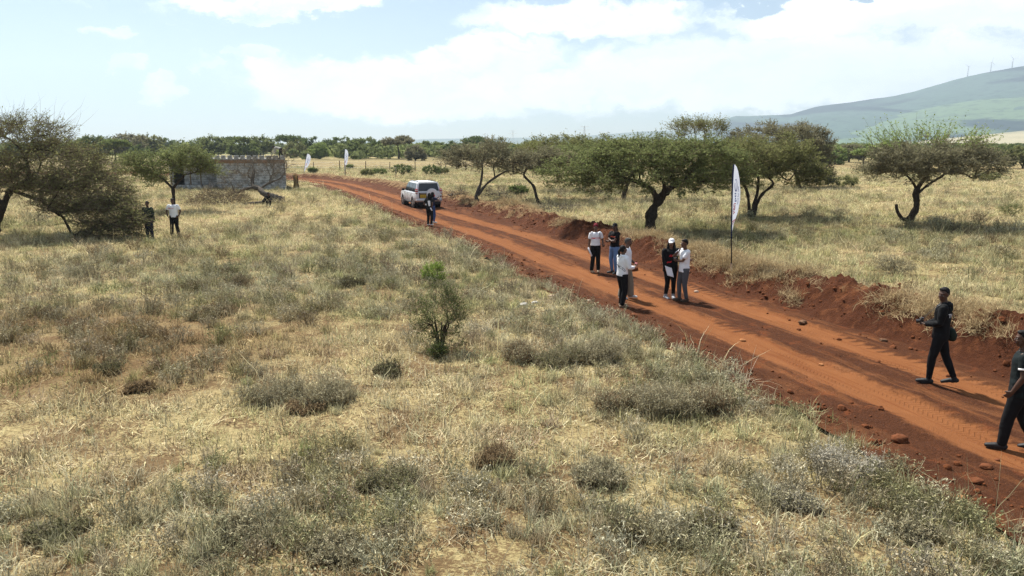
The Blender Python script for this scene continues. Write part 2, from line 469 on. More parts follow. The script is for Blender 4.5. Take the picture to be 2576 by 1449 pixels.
# ------------------------------------------------------------------ ground sheet
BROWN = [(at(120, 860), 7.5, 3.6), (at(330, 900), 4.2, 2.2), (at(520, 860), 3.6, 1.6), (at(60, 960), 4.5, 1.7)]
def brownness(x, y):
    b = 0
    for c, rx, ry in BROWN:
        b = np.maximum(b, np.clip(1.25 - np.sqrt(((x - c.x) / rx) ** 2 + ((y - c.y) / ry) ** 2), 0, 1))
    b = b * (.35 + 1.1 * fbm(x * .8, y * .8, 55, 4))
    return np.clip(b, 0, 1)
def ground():
    azs = np.concatenate([np.arange(-180, -50, 3), np.arange(-50, 50, .3), np.arange(50, 180, 3)])
    rs = np.concatenate([np.linspace(.5, 40, 190), np.geomspace(40.5, 200, 110), np.geomspace(206, 8000, 56)])
    A, Rr = np.meshgrid(np.radians(azs), rs)
    x = (Rr * np.sin(A)).ravel(); y = (Rr * np.cos(A)).ravel()
    s, t = road_st(x, y)
    z = gz(x, y) + .05 * (fbm(x * 3.1, y * 3.1, 13, 3) - .5) * (np.hypot(x, y) < 60)
    el_ = edge_l(t)
    inside = sstep(s, el_ - .15, el_ + .35) * (1 - sstep(s, edge_r(t) + 2.6, edge_r(t) + 3.6)) * (t > ROAD_T[0] + .01) * (t < ROAD_T[-1] - .01)
    z = z - .45 * inside
    n = len(azs); m = len(rs)
    i, j = np.meshgrid(np.arange(m - 1), np.arange(n), indexing='ij')
    a = i * n + j; b = i * n + (j + 1) % n
    f = np.stack([a, b, b + n, a + n], -1).reshape(-1, 4)
    f = f[:, ::-1]
    v = np.stack([x, y, z], 1)
    # close the middle
    v = np.vstack([v, [[0, 0, gz1(0, 0)]]])
    k = np.arange(n)
    tri = np.stack([np.full(n, len(v) - 1), (k + 1) % n, k], 1)
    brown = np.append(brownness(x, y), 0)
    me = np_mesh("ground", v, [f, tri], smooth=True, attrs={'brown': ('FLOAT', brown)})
    o = link("ground", me, None, M['ground'])
    tag(o, kind='structure')
ground()

def strip(name, s_vals, t_vals, zfun, mat):
    T, Sg = np.meshgrid(t_vals, s_vals, indexing='ij')
    s_abs, z = zfun(Sg, T)
    x, y = road_pt(T.ravel(), s_abs.ravel())
    n = len(s_vals); m = len(t_vals)
    i, j = np.meshgrid(np.arange(m - 1), np.arange(n - 1), indexing='ij')
    a = (i * n + j).ravel()
    f = np.stack([a, a + 1, a + n + 1, a + n], 1)
    lat = np.stack([s_abs.ravel(), T.ravel(), np.zeros(T.size)], 1)
    me = np_mesh(name, np.stack([x, y, z.ravel()], 1), [f], smooth=True, attrs={'lat': ('FLOAT_VECTOR', lat)})
    o = link(name, me, None, mat)
    return tag(o, kind='structure')
T_VALS = np.concatenate([np.arange(1, 42, .075), np.arange(42, 75, .16), np.arange(75, ROAD_T[-1], .4)])
def _roadz(Sg, T):
    el_ = edge_l(T) - .25; er = edge_r(T) + .35
    s = el_ + Sg * (er - el_)
    z = road_z(s, T)
    return s, z
strip("road", np.linspace(0, 1, 100), T_VALS, _roadz, M['road'])
def bank_z(s, T):
    """s measured from the road edge"""
    hgt = (.52 + .34 * (fbm(T * .28, T * 0 + 2.2, 31, 3) - .5) * 2) * (1 - .5 * sstep(T, 48, 60)) + .12 * sstep(T, 12, 20) * (1 - sstep(T, 30, 40))
    up = sstep(s, -.05, 1.25); dn = 1 - sstep(s, 1.5, 3.3)
    z = hgt * up * dn
    amp = .10 + .26 * up * (1 - sstep(s, 2.2, 3.4))
    x, y = road_pt(T.ravel(), (s + edge_r(T)).ravel())
    x = x.reshape(s.shape); y = y.reshape(s.shape)
    z = z + amp * (fbm(x * 1.7, y * 1.7, 33, 5, .6) - .5) * 1.5 + .20 * (.25 + up * dn) * (np.abs(fbm(x * 4.2, y * 4.2, 36, 4, .65) - .5) * 2 - .12) + .07 * up * dn * (fbm(x * .8, y * .8, 39, 2) - .5)
    base = .0 * (1 - up) + (gz(x, y)) * up
    z = z + base - .02 - .30 * sstep(s, 3.2, 3.6)
    return z
def _bankz(Sg, T):
    s = -.35 + Sg * 4.0
    z = bank_z(s, T)
    z = z - .18 * sstep(-s, .0, .35)
    return s + edge_r(T), z
strip("earth_bank", np.linspace(0, 1, 62), T_VALS, _bankz, M['bank'])
def surf_z(x, y):
    """height of whatever one stands on at x, y"""
    s, t = road_st([x], [y])
    s = s[0]; t = t[0]
    if edge_l(np.array([t]))[0] - .1 < s < edge_r(np.array([t]))[0] + .05:
        return float(road_z(np.array([s]), np.array([t]))[0])
    d = s - edge_r(np.array([t]))[0]
    if 0 <= d < 3.3:
        return max(float(bank_z(np.array([[d]]), np.array([[t]]))[0, 0]), gz1(x, y) - .05)
    return gz1(x, y)
def foot(X, Y):
    """ground point seen at X, Y"""
    p = at(X, Y, .1)
    for _ in range(4):
        p = at(X, Y, surf_z(p.x, p.y))
    return p

# ------------------------------------------------------------------ hills
def mat_hill(name, lit, wood, k=1.0):
    m_, t, o = material(name)
    p = t.new('ShaderNodeNewGeometry').outputs['Position']
    sx, sy, sz = t.sep(p)
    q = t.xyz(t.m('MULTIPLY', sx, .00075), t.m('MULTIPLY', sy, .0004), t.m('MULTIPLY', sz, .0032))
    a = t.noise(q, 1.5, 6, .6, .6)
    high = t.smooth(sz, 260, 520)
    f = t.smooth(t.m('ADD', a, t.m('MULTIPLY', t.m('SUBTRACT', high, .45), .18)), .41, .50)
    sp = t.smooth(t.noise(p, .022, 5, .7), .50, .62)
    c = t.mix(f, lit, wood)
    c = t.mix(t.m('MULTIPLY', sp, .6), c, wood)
    pbsdf(t, o, c, 1, .02)
    return m_
def hill(name, prof, dist, back, front, seed, mat, rough=1.0, n=300):
    """prof: ridge line as (X, Y) in reference pixels, dist: range of the ridge"""
    azr = [azel(X, Y) for X, Y in prof]
    aa = np.linspace(azr[0][0], azr[-1][0], n)
    ee = np.interp(aa, [q[0] for q in azr], [q[1] for q in azr])
    rr = np.concatenate([np.linspace(dist - front, dist, 46), np.linspace(dist + 60, dist + back, 14)])
    A, Rr = np.meshgrid(aa, rr)
    E_ = np.meshgrid(ee, rr)[0]
    x = Rr * np.sin(A); y = Rr * np.cos(A)
    top = np.tan(E_) * dist + CAMH
    u = (Rr - (dist - front)) / front
    sh = np.where(u <= 1, np.clip(u, 0, 1) ** 1.35, np.clip(1 - (Rr - dist) / back, 0, 1))
    gul = (np.abs(fbm(x / 420, y / 800, seed, 5) - .5) * 3.2 - .5) * rough
    z = top * sh * (1 + .55 * gul * np.clip(1 - np.abs(u), 0, 1) * (u < 1)) + 8 * (fbm(x / 90, y / 90, seed + 3, 3) - .5) * rough * sh
    m = len(rr)
    i, j = np.meshgrid(np.arange(m - 1), np.arange(n - 1), indexing='ij')
    a = (i * n + j).ravel()
    f = np.stack([a, a + 1, a + n + 1, a + n], 1)
    me = np_mesh(name, np.stack([x.ravel(), y.ravel(), z.ravel() - 2], 1), [f], smooth=True)
    return tag(link(name, me, None, mat), kind='structure')
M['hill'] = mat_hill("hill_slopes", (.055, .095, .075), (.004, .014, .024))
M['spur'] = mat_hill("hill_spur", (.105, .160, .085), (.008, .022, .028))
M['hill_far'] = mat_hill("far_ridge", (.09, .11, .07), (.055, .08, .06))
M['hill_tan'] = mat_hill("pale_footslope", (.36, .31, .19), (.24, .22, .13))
RIDGE = [(1780, 330), (1830, 298), (1850, 291), (1900, 291), (1990, 287), (2050, 268), (2130, 258), (2240, 242), (2300, 230), (2370, 208), (2440, 190), (2500, 178),
         (2576, 165), (2700, 148), (2900, 120), (3200, 110), (3700, 150), (4300, 260), (5000, 345)]
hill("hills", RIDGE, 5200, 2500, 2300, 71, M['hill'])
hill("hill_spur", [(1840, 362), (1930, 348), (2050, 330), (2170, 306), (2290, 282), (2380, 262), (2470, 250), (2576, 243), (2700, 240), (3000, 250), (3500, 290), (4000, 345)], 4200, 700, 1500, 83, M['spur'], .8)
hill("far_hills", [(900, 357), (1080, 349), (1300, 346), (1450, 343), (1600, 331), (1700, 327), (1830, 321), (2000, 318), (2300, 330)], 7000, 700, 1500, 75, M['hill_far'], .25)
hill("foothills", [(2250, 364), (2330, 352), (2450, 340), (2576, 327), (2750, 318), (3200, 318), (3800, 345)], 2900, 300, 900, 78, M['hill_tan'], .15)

# ------------------------------------------------------------------ haze
HAZE_D = 1.65e-4
bm = bmesh.new()
bmesh.ops.create_cube(bm, size=1, matrix=Matrix.Translation((0, 0, 430)) @ Matrix.Diagonal((16800, 16800, 864, 1)))
hm, ht, ho = material("haze_air")
hv = ht.new('ShaderNodeVolumePrincipled')
hv.inputs['Color'].default_value = (.71, .87, 1.0, 1)
hv.inputs['Density'].default_value = HAZE_D
hv.inputs['Anisotropy'].default_value = .25
ht.l.new(hv.outputs[0], ho.inputs['Volume'])
hz = bm_obj("haze", bm, hm)
tag(hz, "pale blue haze over the far plain and hills", "haze", kind='stuff')
# ------------------------------------------------------------------ grass prototypes
rng = np.random.default_rng(7)
def blades(n, spread, hmin, hmax, wid, lean, curl, seed, segs=2, ring=None, kink=0):
    """n tapered bent blades; returns verts, faces, v attribute"""
    g = np.random.default_rng(seed)
    a = g.uniform(0, 2 * np.pi, n); r = spread * np.sqrt(g.uniform(0, 1, n))
    base = np.stack([r * np.cos(a), r * np.sin(a), np.full(n, -.02)], 1)
    L = g.uniform(hmin, hmax, n) ; th = g.uniform(0, 2 * np.pi, n)
    ln = np.clip(g.normal(lean, lean * .45, n), .02, 1.5)     # tilt from vertical (rad)
    cu = g.normal(curl, abs(curl) * .6 + .05, n)
    side = np.stack([-np.sin(th), np.cos(th), np.zeros(n)], 1)
    w_ = wid * g.uniform(.6, 1.4, n)
    pts = [base]; cur = base
    for k in range(segs):
        tilt = ln + cu * k / segs + (g.normal(0, kink, n) if kink else 0)
        th2 = th + (g.normal(0, kink, n) if kink else 0)
        d = np.stack([np.sin(tilt) * np.cos(th2), np.sin(tilt) * np.sin(th2), np.cos(tilt)], 1)
        cur = cur + d * (L / segs)[:, None]; pts.append(cur)
    V = []; 
    for k, p in enumerate(pts[:-1]):
        ww = (w_ * (1 - .35 * k / segs))[:, None] * .5
        V += [p - side * ww, p + side * ww]
    V.append(pts[-1])
    V = np.stack(V, 1)                     # n, 2*segs+1, 3
    m = V.shape[1]; o = np.arange(n)[:, None] * m
    quads = [o + np.array([2 * k, 2 * k + 1, 2 * k + 3, 2 * k + 2]) for k in range(segs - 1)]
    tri = o + np.array([2 * segs - 2, 2 * segs - 1, 2 * segs])
    q = np.concatenate(quads) if quads else np.zeros((0, 4), int)
    v = np.repeat(g.uniform(0, 1, n), m)
    return V.reshape(-1, 3), q, tri, v
def merge(parts):
    vs = []; qs = []; ts = []; at_ = []; o = 0
    for V, q, t, v in parts:
        vs.append(V); qs.append(np.asarray(q, int).reshape(-1, 4) + o); ts.append(np.asarray(t, int).reshape(-1, 3) + o); at_.append(v); o += len(V)
    return np.concatenate(vs), np.concatenate(qs), np.concatenate(ts), np.concatenate(at_)
PROTOS = {}
def proto(kind, i, parts, mat):
    c = PROTOS.get(kind)
    if c is None:
        c = PROTOS[kind] = bpy.data.collections.new(kind + "_kinds")
    V, q, t, v = merge(parts)
    me = np_mesh(f"{kind}_{i:02d}", V, [q, t], attrs={'v': ('FLOAT', v)})
    me.materials.append(mat)
    o = bpy.data.objects.new(f"{kind}_{i:02d}", me)
    c.objects.link(o)
for i in range(4):      # flattened straw mat
    proto('mat', i, [blades(85, .36, .06, .24, .0095, 1.15, .25, 100 + i, 2, kink=.35), blades(32, .36, .04, .14, .009, .5, .4, 120 + i, 2)], M['grass'])
for i in range(4):      # bunch grass
    proto('tuft', i, [blades(58, .14, .14, .36, .0088, .45, .6, 140 + i, 3, kink=.12), blades(24, .2, .06, .2, .009, .8, .5, 150 + i, 2), blades(7, .1, .36, .58, .006, .35, .4, 160 + i, 3)], M['grass'])
for i in range(3):      # thin seed stalks
    proto('stalk', i, [blades(6, .22, .40, .95, .0062, .38, .75, 170 + i, 5, kink=.10), blades(4, .25, .4, .9, .0062, 1.2, .35, 172 + i, 5, kink=.14), blades(10, .2, .12, .3, .008, .6, .4, 175 + i, 2)], M['grass'])
def twig_clump(n, rad, h, seed, wid=.005):
    """little woody dwarf shrub: forked twigs with tiny leaves"""
    g = np.random.default_rng(seed)
    parts = [blades(n, rad * .5, h * .55, h * 1.05, wid, .62, .22, seed, 3, kink=.22)]
    V, q, t, v = parts[0]
    m = 7
    # side twigs start on the stems
    stems = V.reshape(n, m, 3)
    k = n * 5
    si = g.integers(0, n, k); f = g.uniform(.25, 1, k)
    a = stems[si, 2 + 2 * (f * 1.99).astype(int).clip(0, 1)]; b = stems[si, 6]
    p = a + (b - a) * g.uniform(0, .95, (k, 1))
    d = g.normal(0, 1, (k, 3)); d[:, 2] = np.abs(d[:, 2]) * .8 + .25; d /= np.linalg.norm(d, axis=1)[:, None]
    L = h * g.uniform(.12, .34, k)[:, None]
    sd = np.cross(d, g.normal(0, 1, (k, 3))); sd /= np.linalg.norm(sd, axis=1)[:, None]
    ww = wid * .42
    V2 = np.stack([p - sd * ww, p + sd * ww, p + d * L], 1).reshape(-1, 3)
    t2 = np.arange(k * 3).reshape(-1, 3)
    parts.append((V2, np.zeros((0, 4), int), t2, np.repeat(g.uniform(0, 1, k), 3)))
    # small leaves
    kl = n * 7
    ii = g.integers(0, k, kl); pl = p[ii] + d[ii] * L[ii] * g.uniform(.2, 1, (kl, 1))
    dl = g.normal(0, 1, (kl, 3)); dl /= np.linalg.norm(dl, axis=1)[:, None]
    sl = np.cross(dl, g.normal(0, 1, (kl, 3))); sl /= np.linalg.norm(sl, axis=1)[:, None]
    s_ = (.0125 * h / .3 * g.uniform(.6, 1.5, kl))[:, None]
    V3 = np.stack([pl - sl * s_ * .5, pl + sl * s_ * .5, pl + dl * s_ * 1.7], 1).reshape(-1, 3)
    parts.append((V3, np.zeros((0, 4), int), np.arange(kl * 3).reshape(-1, 3), np.repeat(g.uniform(.2, 1, kl), 3)))
    return parts
for i in range(4):
    proto('woody', i, twig_clump(34, .24, .30, 180 + i, .0085) + [blades(25, .24, .08, .25, .005, .6, .4, 190 + i, 2)], M['twiggy'])

# ------------------------------------------------------------------ scatter (ground cover that nobody could count)
def scatter(name, kind, xy, scl, tint, label, cat, zoff=0.0, tilt=.0, zfun=None, zk=None):
    n = len(xy)
    z = (gz(xy[:, 0], xy[:, 1]) if zfun is None else zfun) + zoff
    g = np.random.default_rng(len(name) * 31 + n)
    rot = np.stack([g.normal(0, tilt + 1e-6, n), g.normal(0, tilt + 1e-6, n), g.uniform(0, 6.283, n)], 1)
    sv = np.repeat(scl[:, None], 3, 1) * np.stack([np.ones(n), np.ones(n), g.uniform(.8, 1.2, n) * (1 if zk is None else zk)], 1)
    col = np.concatenate([tint, np.ones((n, 1))], 1)
    me = bpy.data.meshes.new(name)
    me.vertices.add(n)
    me.vertices.foreach_set('co', np.stack([xy[:, 0], xy[:, 1], z], 1).astype(np.float32).ravel())
    for an, typ, arr, key in (('rot', 'FLOAT_VECTOR', rot, 'vector'), ('scl', 'FLOAT_VECTOR', sv, 'vector'), ('idx', 'INT', g.integers(0, 97, n), 'value'), ('tint', 'FLOAT_COLOR', col, 'color')):
        a = me.attributes.new(an, typ, 'POINT'); a.data.foreach_set(key, np.asarray(arr).ravel())
    o = link(name, me)
    ng = bpy.data.node_groups.new(name + "_scatter", 'GeometryNodeTree')
    ng.interface.new_socket('Geometry', in_out='INPUT', socket_type='NodeSocketGeometry')
    ng.interface.new_socket('Geometry', in_out='OUTPUT', socket_type='NodeSocketGeometry')
    N = ng.nodes; L = ng.links
    gi = N.new('NodeGroupInput'); go = N.new('NodeGroupOutput')
    iop = N.new('GeometryNodeInstanceOnPoints'); ci = N.new('GeometryNodeCollectionInfo')
    ci.inputs['Collection'].default_value = PROTOS[kind]
    ci.inputs['Separate Children'].default_value = True; ci.inputs['Reset Children'].default_value = True
    iop.inputs['Pick Instance'].default_value = True
    def attr(nm, dt):
        q = N.new('GeometryNodeInputNamedAttribute'); q.data_type = dt; q.inputs[0].default_value = nm
        return q.outputs['Attribute']
    e2r = N.new('FunctionNodeEulerToRotation')
    L.new(attr('rot', 'FLOAT_VECTOR'), e2r.inputs[0]); L.new(e2r.outputs[0], iop.inputs['Rotation'])
    L.new(attr('scl', 'FLOAT_VECTOR'), iop.inputs['Scale']); L.new(attr('idx', 'INT'), iop.inputs['Instance Index'])
    L.new(gi.outputs[0], iop.inputs['Points']); L.new(ci.outputs[0], iop.inputs['Instance'])
    L.new(iop.outputs[0], go.inputs[0])
    md = o.modifiers.new('scatter', 'NODES'); md.node_group = ng
    return tag(o, label, cat, kind='stuff')
def sample(r0, r1, dens, seed, half=47):
    """points in the part of the plain the camera could see"""
    g = np.random.default_rng(seed)
    area = R(2 * half) * (r1 * r1 - r0 * r0) / 2
    n = int(area * dens)
    a = np.radians(g.uniform(-half, half, n)); r = np.sqrt(g.uniform(r0 * r0, r1 * r1, n))
    x = r * np.sin(a); y = r * np.cos(a)
    s, t = road_st(x, y)
    keep = (s < edge_l(t) - .02) | (s > edge_r(t) + 2.55)
    return np.stack([x, y], 1)[keep], s[keep], t[keep]
STRAW = np.array([.560, .490, .290]); OLIVE = np.array([.370, .345, .195]); GREY = np.array([.430, .395, .270]); TAN = np.array([.570, .500, .315])
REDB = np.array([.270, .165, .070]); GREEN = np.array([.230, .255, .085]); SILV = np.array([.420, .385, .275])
# cover map: lush/grey scrub versus beaten straw, read off the photograph: (X, Y, rx, ry, value)
SCRUB = [(at(1300, 1300), 6, 2.2, .9), (at(300, 1330), 3.5, 1.6, .55), (at(2000, 1330), 4.5, 2.0, .9), (at(1300, 880), 3.2, 2.6, .7), (at(1650, 940), 2.4, 2.4, 1.0),
         (at(1450, 850), 2.2, 2.6, 1.0), (at(1150, 700), 4.2, 7, .8), (at(700, 730), 6, 4.5, .8), (at(250, 720), 6, 5, .75), (at(780, 940), 2.2, 1.6, .6),
         (at(900, 600), 6, 8, .45), (at(250, 840), 5, 4, .5), (at(550, 800), 3.5, 2.6, .5), (at(1330, 860), 2.8, 1.6, 1.0), (at(1500, 850), 2.0, 1.6, 1.0), (at(1650, 960), 2.0, 1.3, 1.0), (at(1780, 990), 1.2, 1.0, .9), (at(770, 960), 1.7, .9, 1.0), (at(600, 1400), 2.6, .9, .9), (at(1500, 1400), 3.0, .8, .8), (at(2250, 1380), 2.4, .8, .9), (at(2050, 1200), 1.4, .9, .8)]
BARE = [(at(1000, 900), 2.8, 1.8, 1), (at(1250, 960), 3.4, 1.3, .8), (at(500, 1060), 6, 1.3, 1), (at(1550, 1090), 3.2, .9, .9), (at(1100, 1050), 3, 1.2, .9), (at(250, 1140), 3.5, 1.2, .9),
        (at(600, 1180), 3.2, .8, .6), (at(220, 755), 2.6, 1.0, .8), (at(900, 840), 2, 1.5, .5), (at(1850, 1080), 2, .8, .5)]
DARKR = [(wp(2150, 560, 36), 11, 5.5, .75), (at(1750, 620), 6, 2.6, .8), (at(2450, 640), 7, 3.5, .4)]  # tree shade put into the grass tint, with denser tufts in the same spots
PALER = [(at(2200, 475), 26, 8, .8), (at(1750, 660), 3, 1.2, .9), (at(1450, 540), 5, 6, .7), (at(2300, 620), 4, 1.2, .6), (at(850, 540), 5, 9, .8), (at(600, 590), 9, 8, .6)]
def field(lst, x, y, wob):
    f = 0
    for c, rx, ry, k in lst:
        d = np.sqrt(((x - c.x) / rx) ** 2 + ((y - c.y) / ry) ** 2)
        f = np.maximum(f, k * np.clip((1.45 - d - (wob - .5) * 1.3) / .7, 0, 1))
    return f
def cover(x, y):
    wob = fbm(x * .55, y * .55, 61, 4)
    sc = field(SCRUB, x, y, wob); ba = field(BARE, x, y, wob); dk = field(DARKR, x, y, wob); pl = field(PALER, x, y, wob)
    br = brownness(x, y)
    base = sstep(fbm(x * .22, y * .22, 62, 4), .40, .66)
    return sc, ba, dk, pl, br, base
def tints(x, y, g):
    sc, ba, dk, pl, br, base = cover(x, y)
    n = len(x)
    c = STRAW[None] * (1 - base[:, None]) + OLIVE[None] * base[:, None]
    grey = np.clip(sc * .85, 0, 1)[:, None]
    c = c * (1 - grey) + GREY[None] * grey
    c = c * (1 - .75 * ba[:, None]) + TAN[None] * .75 * ba[:, None]
    c = c * (1 - .6 * pl[:, None]) + STRAW[None] * 1.08 * .6 * pl[:, None]
    c = c * (1 - .55 * dk[:, None]) + OLIVE[None] * .72 * .55 * dk[:, None]
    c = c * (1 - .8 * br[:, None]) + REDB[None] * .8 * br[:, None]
    gn = sstep(fbm(x * .6, y * .6, 63, 3), .58, .74) * .45
    c = c * (1 - gn[:, None]) + GREEN[None] * gn[:, None]
    rr = g.uniform(.78, 1.22, (n, 1))
    hue = g.normal(0, .035, (n, 3))
    # one in seven clumps is dead grey-brown, one in eight still greenish
    k = g.uniform(0, 1, n)
    c = np.where((k < .13)[:, None], c * .35 + np.array([.22, .155, .09]) * .65, c)
    c = np.where((k > .90)[:, None], c * .5 + GREEN[None] * .5, c)
    return np.clip(c * rr * (1 + hue), .01, .9)
ZONES = [(4.5, 13, 1.0, 1.0), (13, 24, .62, 1.15), (24, 42, .34, 1.5), (42, 75, .15, 2.1), (75, 140, .045, 3.2)]
def lay(name, kind, base_d, seed, smin, smax, prob, label, cat, zones=ZONES, boost=1.0):
    XY = []; SCL = []; TI = []; ZK = []
    g = np.random.default_rng(seed)
    for k, (r0, r1, dk, sc) in enumerate(zones):
        xy, s, t = sample(r0, r1, base_d * dk, seed + k)
        x, y = xy[:, 0], xy[:, 1]
        p = prob(x, y, s, t)
        keep = g.uniform(0, 1, len(x)) < p
        xy = xy[keep]
        ZK.append(np.full(len(xy), sc ** -.55)); XY.append(xy); SCL.append(g.uniform(smin, smax, len(xy)) * sc); TI.append(tints(xy[:, 0], xy[:, 1], g) * boost)
    xy = np.concatenate(XY)
    return scatter(name, kind, xy, np.concatenate(SCL), np.concatenate(TI), label, cat, tilt=.08, zk=np.concatenate(ZK))
def p_mat(x, y, s, t):
    sc, ba, dk, pl, br, base = cover(x, y)
    holes = sstep(fbm(x * 1.3, y * 1.3, 68, 4), .56, .70)
    return np.clip(.82 - .12 * sc - .35 * br + .1 * ba - .75 * holes, 0, 1)
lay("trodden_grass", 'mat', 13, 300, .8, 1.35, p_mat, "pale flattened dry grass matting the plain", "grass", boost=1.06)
def p_tuft(x, y, s, t):
    sc, ba, dk, pl, br, base = cover(x, y)
    cl = sstep(fbm(x * 1.1, y * 1.1, 64, 3), .40, .62)
    p = .16 + .50 * cl + .2 * sc - .55 * ba + .28 * dk + .2 * pl - .1 * br
    p = p + .25 * (s > 0) + .4 * (np.abs(s + 3.3) < .5)
    return np.clip(p, .03, 1)
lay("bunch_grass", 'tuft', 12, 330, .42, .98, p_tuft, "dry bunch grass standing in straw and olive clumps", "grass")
def p_woody(x, y, s, t):
    sc, ba, dk, pl, br, base = cover(x, y)
    cl = sstep(fbm(x * .8, y * .8, 66, 3), .42, .64)
    return np.clip(.05 + .66 * sc + .18 * cl * base - .6 * ba + .35 * br + .22 * dk, 0, 1) * (.35 + .65 * cl)
def lay_woody():
    XY = []; SCL = []; TI = []; g = np.random.default_rng(360)
    for k, (r0, r1, dk, sc) in enumerate(ZONES[:4]):
        xy, s, t = sample(r0, r1, 11.5 * dk, 360 + k)
        x, y = xy[:, 0], xy[:, 1]
        keep = g.uniform(0, 1, len(x)) < p_woody(x, y, s, t)
        xy = xy[keep]; x = x[keep]; y = y[keep]
        ti = tints(x, y, g)
        a = g.uniform(0, 1, (len(x), 1))
        wood = np.where(a < .38, SILV[None], np.where(a < .66, np.array([[.220, .165, .105]]), np.array([[.250, .240, .120]])))
        ti = ti * .42 + wood * .56 * g.uniform(.8, 1.15, (len(x), 1))
        XY.append(xy); SCL.append(g.uniform(.55, 1.45, len(x)) * sc ** .8); TI.append(ti)
    scatter("dwarf_scrub", 'woody', np.concatenate(XY), np.concatenate(SCL), np.concatenate(TI), "grey twiggy dwarf scrub spread through the grass", "scrub", tilt=.12)
lay_woody()
def p_stalk(x, y, s, t):
    sc, ba, dk, pl, br, base = cover(x, y)
    cl = sstep(fbm(x * .9 + 5, y * .9, 67, 3), .45, .7)
    edge = np.exp(-((s + 3.15) / .35) ** 2)
    return np.clip(.12 + .5 * cl * (1 - ba) + .7 * edge, 0, 1)
lay("seed_stalks", 'stalk', 3.2, 390, .6, 1.15, p_stalk, "thin pale seed stalks rising above the grass", "grass", zones=ZONES[:4], boost=1.25)

# straw dug out with the soil lies in tangles along the earth bank
def bank_straw():
    g = np.random.default_rng(41)
    for i in range(4):
        proto('tangle', i, [blades(70, .3, .18, .5, .0075, 1.25, .5, 420 + i, 3, kink=.45), blades(18, .25, .15, .4, .006, .7, .6, 430 + i, 3, kink=.4)], M['straw'])
    t = g.uniform(8, 70, 7000); d = np.abs(g.normal(1.75, .95, 7000)) 
    heap = fbm(t * .35, d * .6, 44, 4) + .30 * np.exp(-((t - 29) / 4.0) ** 2) + .34 * np.exp(-((t - 22.3) / 1.9) ** 2) * (d > .6) - .06 - .06 * (t > 42) + .2 * sstep(d, 1.7, 2.6)
    keep = (g.uniform(0, 1, 7000) < sstep(heap, .46, .78) * sstep(d, .2, .9)) & (d < 3.5)
    t = t[keep]; d = d[keep]
    x, y = road_pt(t, d + edge_r(t))
    z = np.array([float(v) for v in np.maximum(bank_z(d[:, None], t[:, None])[:, 0], gz(x, y) - .1)])
    n = len(x)
    scatter("loose_straw", 'tangle', np.stack([x, y], 1), g.uniform(.55, 1.15, n), np.ones((n, 3)), "tangled dry straw strewn over the dug earth bank", "straw", zoff=.02, tilt=.35, zfun=z)
bank_straw()
# crumbled earth: clods along both sides of the road
M['clod'] = simple('clod_earth', (.165, .058, .024), .95, .08, .3, 14, col2=(.09, .032, .014))
def clods():
    g = np.random.default_rng(47)
    for i in range(5):
        bm = bmesh.new()
        bmesh.ops.create_icosphere(bm, subdivisions=2, radius=.06)
        off = g.uniform(0, 50)
        for v in bm.verts:
            k = fbm(np.array([v.co.x * 22 + off]), np.array([v.co.y * 22 + v.co.z * 17]), 48, 3)[0]
            v.co *= .55 + .95 * k
            v.co.z *= .75
        me = bpy.data.meshes.new(f"clod_{i:02d}"); bm.to_mesh(me); bm.free()
        me.materials.append(M['clod'])
        PROTOS.setdefault('clod', bpy.data.collections.new("clod_kinds")).objects.link(bpy.data.objects.new(f"clod_{i:02d}", me))
    n = 3600
    t = g.uniform(4, 80, n); side = g.uniform(0, 1, n)
    s = np.where(side < .34, edge_l(t) + np.abs(g.normal(.3, .4, n)), np.where(side < .95, edge_r(t) + g.normal(1.0, .8, n), g.normal(0, 1.3, n)))
    x, y = road_pt(t, s)
    z = np.where(s < edge_r(t), road_z(s, t), 0)
    d = s - edge_r(t)
    zb = bank_z(d[:, None], t[:, None])[:, 0]
    z = np.where(d > 0, zb, z)
    sc = np.clip(g.lognormal(-.95, .5, n), .15, 1.3) * np.where(side > .95, .3, 1)
    keep = d < 3.2
    scatter("earth_clods", 'clod', np.stack([x, y], 1)[keep], sc[keep], np.ones((keep.sum(), 3)), "crumbled red earth clods along the road edges and bank", "clods", zoff=.01, tilt=.8, zfun=z[keep])
clods()
# ------------------------------------------------------------------ trees
def tubes(segs, sides=7):
    """segs: list of (polyline pts, radii). returns verts, quads"""
    V = []; Q = []; o = 0
    ang = np.arange(sides) * 2 * np.pi / sides
    for P, Rd in segs:
        P = np.asarray(P, float); Rd = np.asarray(Rd, float)
        T = np.gradient(P, axis=0); T /= np.linalg.norm(T, axis=1)[:, None] + 1e-9
        ref = np.array([0, 0, 1.0]) if abs(T[0, 2]) < .8 else np.array([1.0, 0, 0])
        U = np.cross(T, ref); U /= np.linalg.norm(U, axis=1)[:, None] + 1e-9
        W = np.cross(T, U)
        ring = P[:, None] + Rd[:, None, None] * (np.cos(ang)[None, :, None] * U[:, None] + np.sin(ang)[None, :, None] * W[:, None])
        n = len(P)
        V.append(ring.reshape(-1, 3))
        i, j = np.meshgrid(np.arange(n - 1), np.arange(sides), indexing='ij')
        a = o + i * sides + j; b = o + i * sides + (j + 1) % sides
        Q.append(np.stack([a, b, b + sides, a + sides], -1).reshape(-1, 4))
        o += n * sides
    return np.concatenate(V), np.concatenate(Q)
def ellip_pts(g, c, r, n, flat=.35):
    """points through an umbrella-like ellipsoid, densest towards its outside; flat: how much of the lower half is kept"""
    out = []
    while len(out) < n:
        p = g.normal(0, 1, 3); p /= np.linalg.norm(p)
        p *= g.uniform(.35, 1) ** .45
        if p[2] < -flat: continue
        out.append(np.asarray(c) + p * np.asarray(r))
    return np.array(out)
